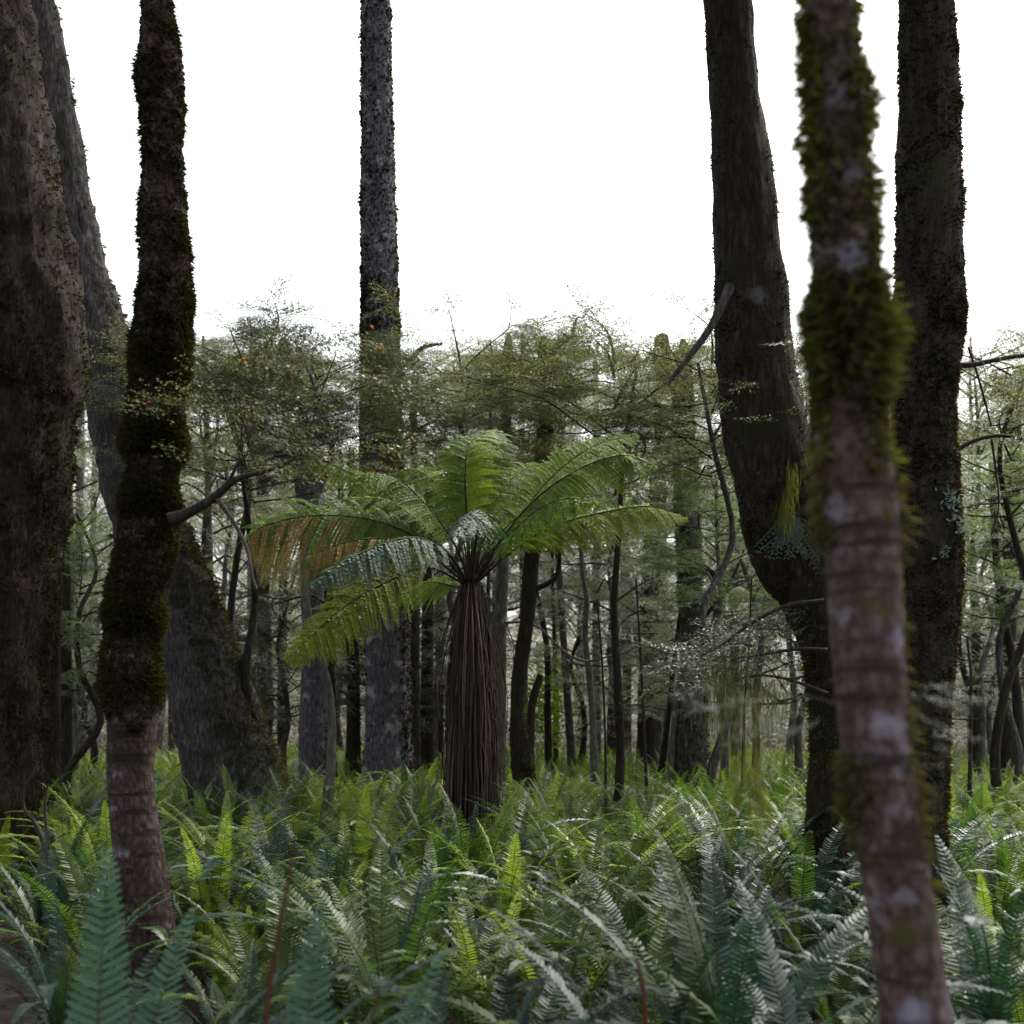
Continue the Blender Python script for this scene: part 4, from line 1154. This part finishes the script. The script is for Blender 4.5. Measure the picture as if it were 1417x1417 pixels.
# ------------------------------------------------------------------ crown ferns
def cf_frond(seed, L, Wd, a0, a1, npair=58, lod=0, bend=0.0):
    """pinnate frond in its own frame: grows from the origin, leaning towards +x.  a0/a1: lean from upright at foot / tip"""
    r = np.random.default_rng(seed)
    n = 26
    pts, x, z, y = [], 0.0, 0.0, 0.0
    for k in range(n + 1):
        t_ = k / n
        a = a0 + (a1 - a0) * t_ ** 1.7
        pts.append((x, y, z, .0042 * (1 - .8 * t_)))
        x += math.sin(a) * L / n
        z += math.cos(a) * L / n
        y += bend * t_ * L / n
    ctr = np.array(pts)
    T = np.gradient(ctr[:, :3], axis=0)
    T /= np.linalg.norm(T, axis=1)[:, None]
    lf = MB()
    for i in range(npair):
        u = .10 + .90 * (i + .5) / npair
        k = u * n
        k0 = min(int(k), n - 1)
        c = ctr[k0, :3] * (1 - (k - k0)) + ctr[k0 + 1, :3] * (k - k0)
        t_ = T[k0]
        side = np.array([-bend, 1.0, 0])
        side -= t_ * np.dot(side, t_)
        side /= np.linalg.norm(side)
        nr = np.cross(t_, side)
        v_ = (u - .10) / .90
        prof = min(1, .16 + 1.9 * v_) * (1 - v_ ** 2.6) ** .75 + .03
        sp = .90 * L / npair
        for s in (-1, 1):
            d = side * s + t_ * (.22 + .30 * v_) + nr * r.normal(.10, .09)
            d /= np.linalg.norm(d)
            ln = Wd * prof * r.uniform(.93, 1.06)
            w_ = sp * .40
            fwd = t_ - d * np.dot(t_, d)
            fwd /= np.linalg.norm(fwd)
            dr = r.uniform(.06, .22)
            if lod == 0:
                tt = np.array([0, .35, .78, 1.0])
                ww = np.array([.85, 1.0, .82, .0]) * w_
                ax = c + d * ln * tt[:, None] - nr * (dr * ln * tt ** 2)[:, None] + fwd * (.10 * ln * tt ** 2)[:, None]
                lv = fwd * .93 - nr * .36            # every pinna is set a little like a louver
                lo = ax - lv * ww[:, None]
                hi = ax + lv * ww[:, None]
                vv = np.vstack([lo[:3], hi[:3], ax[3:4]])
                lf.add(vv, [[0, 1, 4, 3], [1, 2, 5, 4]])
                lf.f[-1] = lf.f[-1]
                lf.add(np.vstack([lo[2], hi[2], ax[3]]), [[0, 2, 1]])
            else:
                lf.add(np.stack([c - fwd * w_, c + d * ln - nr * dr * ln, c + fwd * w_]), [[0, 1, 2]])
    st = MB()
    tube(st, ctr[::3], 4 if lod == 0 else 3, .2)
    return lf, st

def fertile_frond(seed, L):
    """upright narrow fertile frond with thread-like dark pinnae"""
    r = np.random.default_rng(seed)
    lf = MB()
    tube(lf, [(0, 0, 0, .004), (.03, 0, L * .5, .003), (.10, 0, L, .0015)], 4, .2)
    for i in range(34):
        u = .3 + .7 * i / 34
        c = np.array([.03 + .07 * u * u, 0, L * u])
        for s in (-1, 1):
            d = np.array([.1, s, .55 + r.normal(0, .1)])
            d /= np.linalg.norm(d)
            ln = .075 * (1 - (u - .3) ** 2 * 1.6) * r.uniform(.8, 1.1)
            lf.add(leaf_quads(c[None], d[None], np.array([[1.0, 0, 0]]), np.array([[ln]]), .0045).reshape(-1, 3), [[0, 1, 2, 3]])
    return lf.mesh('fertile_frond', M['fertile'])

ROLE = ('blue', 'pale', 'mid', 'yellow', 'brown')
FMESH = {}
STALK = {}
shapes = [(.98, .070, .20, 1.45, 0), (1.05, .072, .36, 1.95, .16), (.95, .064, .62, 2.15, -.2), (.9, .072, .08, .75, .05), (1.12, .074, .48, 2.25, .24), (.90, .062, .9, 2.05, -.14), (1.0, .068, .28, 1.25, -.22), (.75, .056, .35, 1.5, .2)]
for i, (L, W_, a0, a1, bd) in enumerate(shapes):
    lf, st = cf_frond(300 + i, L, W_, a0, a1, bend=bd)
    for c in ROLE:
        FMESH[(i, c)] = lf.mesh('frond', M['fern_' + c])
    STALK[i] = st.mesh('stalk', M['rachis'])
FERT = [fertile_frond(900 + i, .75 + .12 * i) for i in range(3)]

def make_fern(x, y, size, look, label, seed, nf=11, extra=(), stalks=True, fert=0, brown=0, group='crown ferns on the forest floor', az0=None):
    """a shuttlecock of fronds; every frond is a part"""
    r = random.Random(seed)
    t = thing('crown_fern', label, 'fern', (x, y, ground_z(x, y) + .02), group)
    t.scale = (size,) * 3
    a0 = r.random() * 6.28
    for k in range(nf):
        i = r.choice([0, 0, 1, 1, 2, 2, 3, 4, 4, 5, 6, 6, 7])
        a = a0 + k * 2.39996 + r.gauss(0, .2)
        c = look if r.random() < .72 else r.choice(['mid', 'blue', 'yellow'] if look == 'mid' else ['mid', look])
        f = link('frond', FMESH[(i, c)], t)
        f.rotation_euler = (r.gauss(0, .08), r.gauss(-.02, .10), a)
        s = r.uniform(.8, 1.12)
        f.scale = (s, s, s)
        f.location = (.03 * math.cos(a), .03 * math.sin(a), .06)
        if stalks:
            link('stalk', STALK[i], f)
    for (i, az_, sc, tl, c) in extra:
        f = link('frond', FMESH[(i, c)], t)
        f.rotation_euler = (0, math.radians(tl), math.radians(az_))
        f.scale = (sc,) * 3
        link('stalk', STALK[i], f)
    for k in range(brown):
        f = link('frond', FMESH[(r.choice([2, 5]), 'brown')], t)
        f['label'] = 'dead brown drooping frond'
        f.rotation_euler = (r.gauss(0, .2), r.uniform(.25, .6), r.random() * 6.28)
    for k in range(fert):
        f = link('fertile_frond', FERT[r.randrange(3)], t)
        f.rotation_euler = (0, r.uniform(-.05, .15), r.random() * 6.28)
    return t

def add_frond(t, px, py_tip, yt, i, c, lean_px, scale=1.0, label=None):
    pass

# nearest ferns, placed one by one: (px, Y, size, look, fronds, label, brown, fertile)
NEAR = [
    (125, 1.95, 1.12, 'blue', 12, 'blurred blue green fern with one tall upright frond, bottom left corner', 0, 0),
    (405, 1.70, 1.05, 'blue', 11, 'blurred broad fern beside a rusty stalk, left of the bottom middle', 0, 1),
    (560, 2.30, .92, 'blue', 11, 'fern spreading low at the bottom edge left of the middle', 0, 0),
    (850, 1.75, .86, 'pale', 10, 'blurred fern whose pale arching fronds cross the bottom middle', 0, 0),
    (1000, 2.95, 1.10, 'blue', 12, 'tall steel blue fern left of the two right stems', 1, 0),
    (1130, 2.75, 1.02, 'blue', 12, 'fern arching between steel blue fern and near blurred stem', 1, 0),
    (1035, 1.75, .80, 'pale', 9, 'pale fern tip poking up at the bottom edge below the steel blue fern', 0, 0),
    (1385, 3.10, 1.10, 'blue', 12, 'upright blue green fern right of the large scaly trunk foot', 0, 0),
    (1375, 2.05, .80, 'pale', 10, 'light green fern cut by the bottom right corner', 0, 0),
    (890, 2.75, .96, 'blue', 12, 'fern with long arching silvery fronds in the bottom middle', 2, 0),
    (690, 2.95, .98, 'blue', 12, 'dark silvery fern right of the bottom left middle', 1, 1),
    (345, 2.60, .86, 'blue', 11, 'low fern near the front, right of the crooked stem foot', 0, 0),
    (20, 2.70, .80, 'blue', 9, 'low fern over brown litter at the left edge', 1, 0),
    (760, 3.70, 1.0, 'mid', 12, 'fern with fresh upright fronds in front of the tree fern', 1, 0),
    (540, 3.60, 1.0, 'mid', 12, 'fern with dark seed stalks left of the fresh upright fronds', 0, 3),
    (900, 3.90, 1.0, 'blue', 12, 'silvery fern left of the bent tree foot', 2, 0),
    (645, 6.45, 1.12, 'mid', 12, 'fern covering the left of the tree fern foot', 0, 1),
    (700, 6.20, 1.02, 'blue', 12, 'fern covering the right of the tree fern foot', 1, 0),
    (600, 6.30, 1.05, 'mid', 12, 'tall fern a step left of the tree fern foot', 0, 1),
    (385, 3.9, .95, 'mid', 12, 'bright fern behind the low fern right of the crooked stem', 0, 0),
]
EXTRA = {0: [(3, 100, 1.24, -3, 'pale'), (3, 75, 1.12, 3, 'pale'), (0, 160, 1.0, 5, 'pale'), (1, 5, 1.1, 0, 'pale')],
         1: [(3, 88, 1.24, -2, 'pale'), (3, 55, 1.18, 6, 'pale'), (0, 20, 1.1, 5, 'blue')],
         4: [(3, 80, 1.12, 0, 'blue'), (3, 110, 1.1, 2, 'blue'), (3, 55, 1.05, 8, 'blue'), (0, 130, 1.05, 0, 'mid'), (3, 270, 1.05, 0, 'blue'), (0, 240, 1.0, 0, 'blue')],
         5: [(1, 190, 1.15, 0, 'blue'), (1, 205, 1.2, 8, 'blue'), (4, 180, 1.1, -4, 'blue'), (0, 170, 1.1, 0, 'mid')],
         6: [(3, 95, 1.15, 0, 'pale')],
         7: [(3, 95, 1.15, 0, 'blue'), (0, 130, 1.1, 0, 'blue'), (1, 170, 1.1, 0, 'blue')],
         9: [(4, 175, 1.1, 0, 'blue'), (4, 5, 1.1, 0, 'blue'), (1, 20, 1.1, 0, 'blue'), (1, 160, 1.15, 0, 'mid')],
         13: [(3, 90, 1.0, 0, 'mid'), (3, 60, 1.0, 4, 'mid')], 19: [(3, 70, 1.1, 0, 'mid'), (0, 20, 1.15, 0, 'mid'), (0, 40, 1.1, 0, 'mid')]}
occupied = []
for k, (px, Y, s, look, nf, lb, bn, ft) in enumerate(NEAR):
    x = X_at(px, Y)
    make_fern(x, Y, s, look, lb, 50 + k, nf + 5, extra=EXTRA.get(k, ()), brown=bn, fert=ft)
    occupied.append((x, Y))

# trunks that ferns must leave free
TRUNKS = [(X_at(-55, 8.2), 8.2, .7), (X_at(206, 4.6), 4.6, .22), (X_at(345, 12), 12, .8), (C0.x, YT, .42), (X_at(1267, 5.2), 5.2, .28), (X_at(1150, 5.9), 5.9, .28), (X_at(1300, 1.6), 1.6, .2),
          (X_at(438, 16), 16, .4), (X_at(537, 15), 15, .5), (X_at(722, 13), 13, .3), (X_at(688, 14), 14, .3)]

cand = []
rr = random.Random(5)
tries = 0
while len(cand) < 285 and tries < 60000:
    tries += 1
    Y = 3.3 + 10.5 * rr.random() ** .75
    px = rr.uniform(-90, 1510)
    x = X_at(px, Y)
    mind = .34 + .014 * Y
    if any((x - a) ** 2 + (Y - b) ** 2 < mind ** 2 for a, b in occupied):
        continue
    if any((x - a) ** 2 + (Y - b) ** 2 < (c + .05) ** 2 for a, b, c in TRUNKS):
        continue
    if 90 < px < 300 and 2.4 < Y < 4.8:
        continue            # the foot of the crooked stem shows
    if (px < 75 and Y < 5.0) or (px < 45 and Y < 7.6):
        continue            # bare brown litter, left edge
    occupied.append((x, Y))
    cand.append((x, Y, px))

ZONES = [(-200, 130, 'beside the huge left trunk'), (130, 300, 'around the crooked mossy stem'), (300, 480, 'below the leaning trunk'), (480, 610, 'left of the tree fern'), (610, 740, 'at the tree fern'),
         (740, 900, 'right of the tree fern'), (900, 1090, 'left of the bent tree'), (1090, 1320, 'behind the right stems'), (1320, 1600, 'at the right edge')]
ROWS = [(0, 5.0, 'nearest'), (5.0, 6.6, 'second row'), (6.6, 8.4, 'middle row'), (8.4, 10.4, 'fourth row'), (10.4, 99, 'back row')]
buck = {}
for x, Y, px in cand:
    zi = [k for k, z in enumerate(ZONES) if z[0] <= px < z[1]][0]
    ri = [k for k, z in enumerate(ROWS) if z[0] <= Y < z[1]][0]
    buck.setdefault((zi, ri), []).append((px, x, Y))
seed = 1000
for (zi, ri), lst in sorted(buck.items()):
    lst.sort()
    for k, (px, x, Y) in enumerate(lst):
        seed += 1
        u = rr.random()
        f = (Y - 3) / 10
        look = 'blue' if u < .78 - .85 * f else 'mid' if u < 1.0 - .6 * f else 'yellow'  # brighter looks farther back paint the light on the distant bed
        lb = '%s fern from the left among the %s ferns %s' % (ORD[k], ROWS[ri][2], ZONES[zi][2])
        nf = 17 if Y < 7.5 else 12
        make_fern(x, Y, rr.uniform(.72, 1.02) * (.92 if Y < 5 else 1.12 if Y < 9 else 1.08), look, lb, seed, nf, stalks=Y < 6.5, fert=rr.choice([0, 0, 0, 1, 2]), brown=rr.choice([0, 0, 0, 1, 1, 2]))

# the carpet beyond: more ferns than one could count
LOD = {}
for i, (L, W_, a0, a1, bd) in enumerate(shapes):
    LOD[i] = cf_frond(400 + i, L, W_ * 1.08, a0, a1, 22, 1, bd)[0]
mb = MB()
cnt = 0
while cnt < 1500:
    Y = 12.5 + 24 * rr.random() ** 1.1
    px = rr.uniform(-100, 1520)
    x = X_at(px, Y)
    if any((x - a) ** 2 + (Y - b) ** 2 < c * c for a, b, c in TRUNKS):
        continue
    if mnoise.noise(Vector((x * .25, Y * .25, 9))) < -.28 and Y > 16:
        continue
    cnt += 1
    z = ground_z(x, Y)
    s = rr.uniform(.7, 1.02)
    a = rr.random() * 6.28
    mi = 1 if rr.random() < .85 else 0  # mostly the brighter copy, as painted light on the far ferns
    for k in range(7):
        i = rr.randrange(8)
        aa = a + k * 2.4 + rr.gauss(0, .2)
        v = np.concatenate(LOD[i].v) * s * rr.uniform(.8, 1.1)
        ca, sa = math.cos(aa), math.sin(aa)
        v = np.stack([v[:, 0] * ca - v[:, 1] * sa + x, v[:, 0] * sa + v[:, 1] * ca + Y, v[:, 2] + z + .05], 1)
        mb.add(v, np.concatenate(LOD[i].f), mi)
fc = mb.build('fern_carpet', [M['fern_mid'], M['fern_yellow']])
fc['kind'] = 'stuff'
fc['label'] = 'carpet of yellow green ferns spreading far back under the trees'
fc['category'] = 'ferns'

# ------------------------------------------------------------------ small things among the ferns
t = thing('vine', 'thin twisted bare vine looping beside the huge left trunk', 'vine', tuple(P(70, 1230, 6.4).xy) + (0,))
b = MB()
for rows in ([(62, 1236, 5), (66, 1195, 5), (58, 1165, 4), (48, 1140, 4), (34, 1120, 4), (32, 1095, 4), (44, 1075, 3.5), (52, 1055, 3)], [(84, 1224, 5), (66, 1196, 4), (66, 1165, 4), (62, 1120, 3.5), (66, 1085, 3)], [(66, 1170, 4), (78, 1160, 3), (95, 1152, 2)]):
    tube(b, to_local(px_path(6.4, rows), t.location), 6, .03, .15, 12)
b.build('stem', M['twig'], t, smooth=True)
t = thing('dead_stick', 'rusty bare stalk standing blurred among the near left ferns', 'stick', tuple(P(390, 1400, 1.6).xy) + (0,))
b = MB()
tube(b, to_local(px_path(1.6, [(405, 1170, 3), (400, 1215, 5), (388, 1280, 7), (376, 1350, 8), (368, 1420, 9), (360, 1700, 10)]), t.location), 7, .04, .2, 20)
b.build('stem', M['fern_brown'], t, smooth=True)
t = thing('dead_stick', 'rusty red bare stalk standing near the bottom edge right of the middle', 'stick', tuple(P(890, 1400, 2.0).xy) + (0,))
b = MB()
tube(b, to_local(px_path(2.0, [(880, 1325, 4), (888, 1360, 7), (893, 1410, 8), (900, 1700, 9)]), t.location), 7, .04, .2, 20)
b.build('stem', M['fern_brown'], t, smooth=True)
t = thing('shrub', 'small vivid green bush glowing behind the broken stub', 'shrub', tuple(P(756, 960, 22).xy) + (0,))
b = MB()
n = 900
p = RNG.normal(0, 1, (n, 3)) * np.array([.28, .28, .55]) + np.array([0, 0, 1.9])
d = RNG.normal(0, 1, (n, 3))
d /= np.linalg.norm(d, axis=1)[:, None]
b.add(leaf_quads(p, d, RNG.normal(0, 1, (n, 3)), .13, .07).reshape(-1, 3), np.arange(4 * n).reshape(-1, 4))
b.build('foliage', M['tf_bright'], t)
b = MB()
tube(b, [(0, 0, -.1, .03), (.03, 0, 1, .025), (0, 0, 1.9, .01)], 6, .3)
b.build('stem', M['twig'], t)
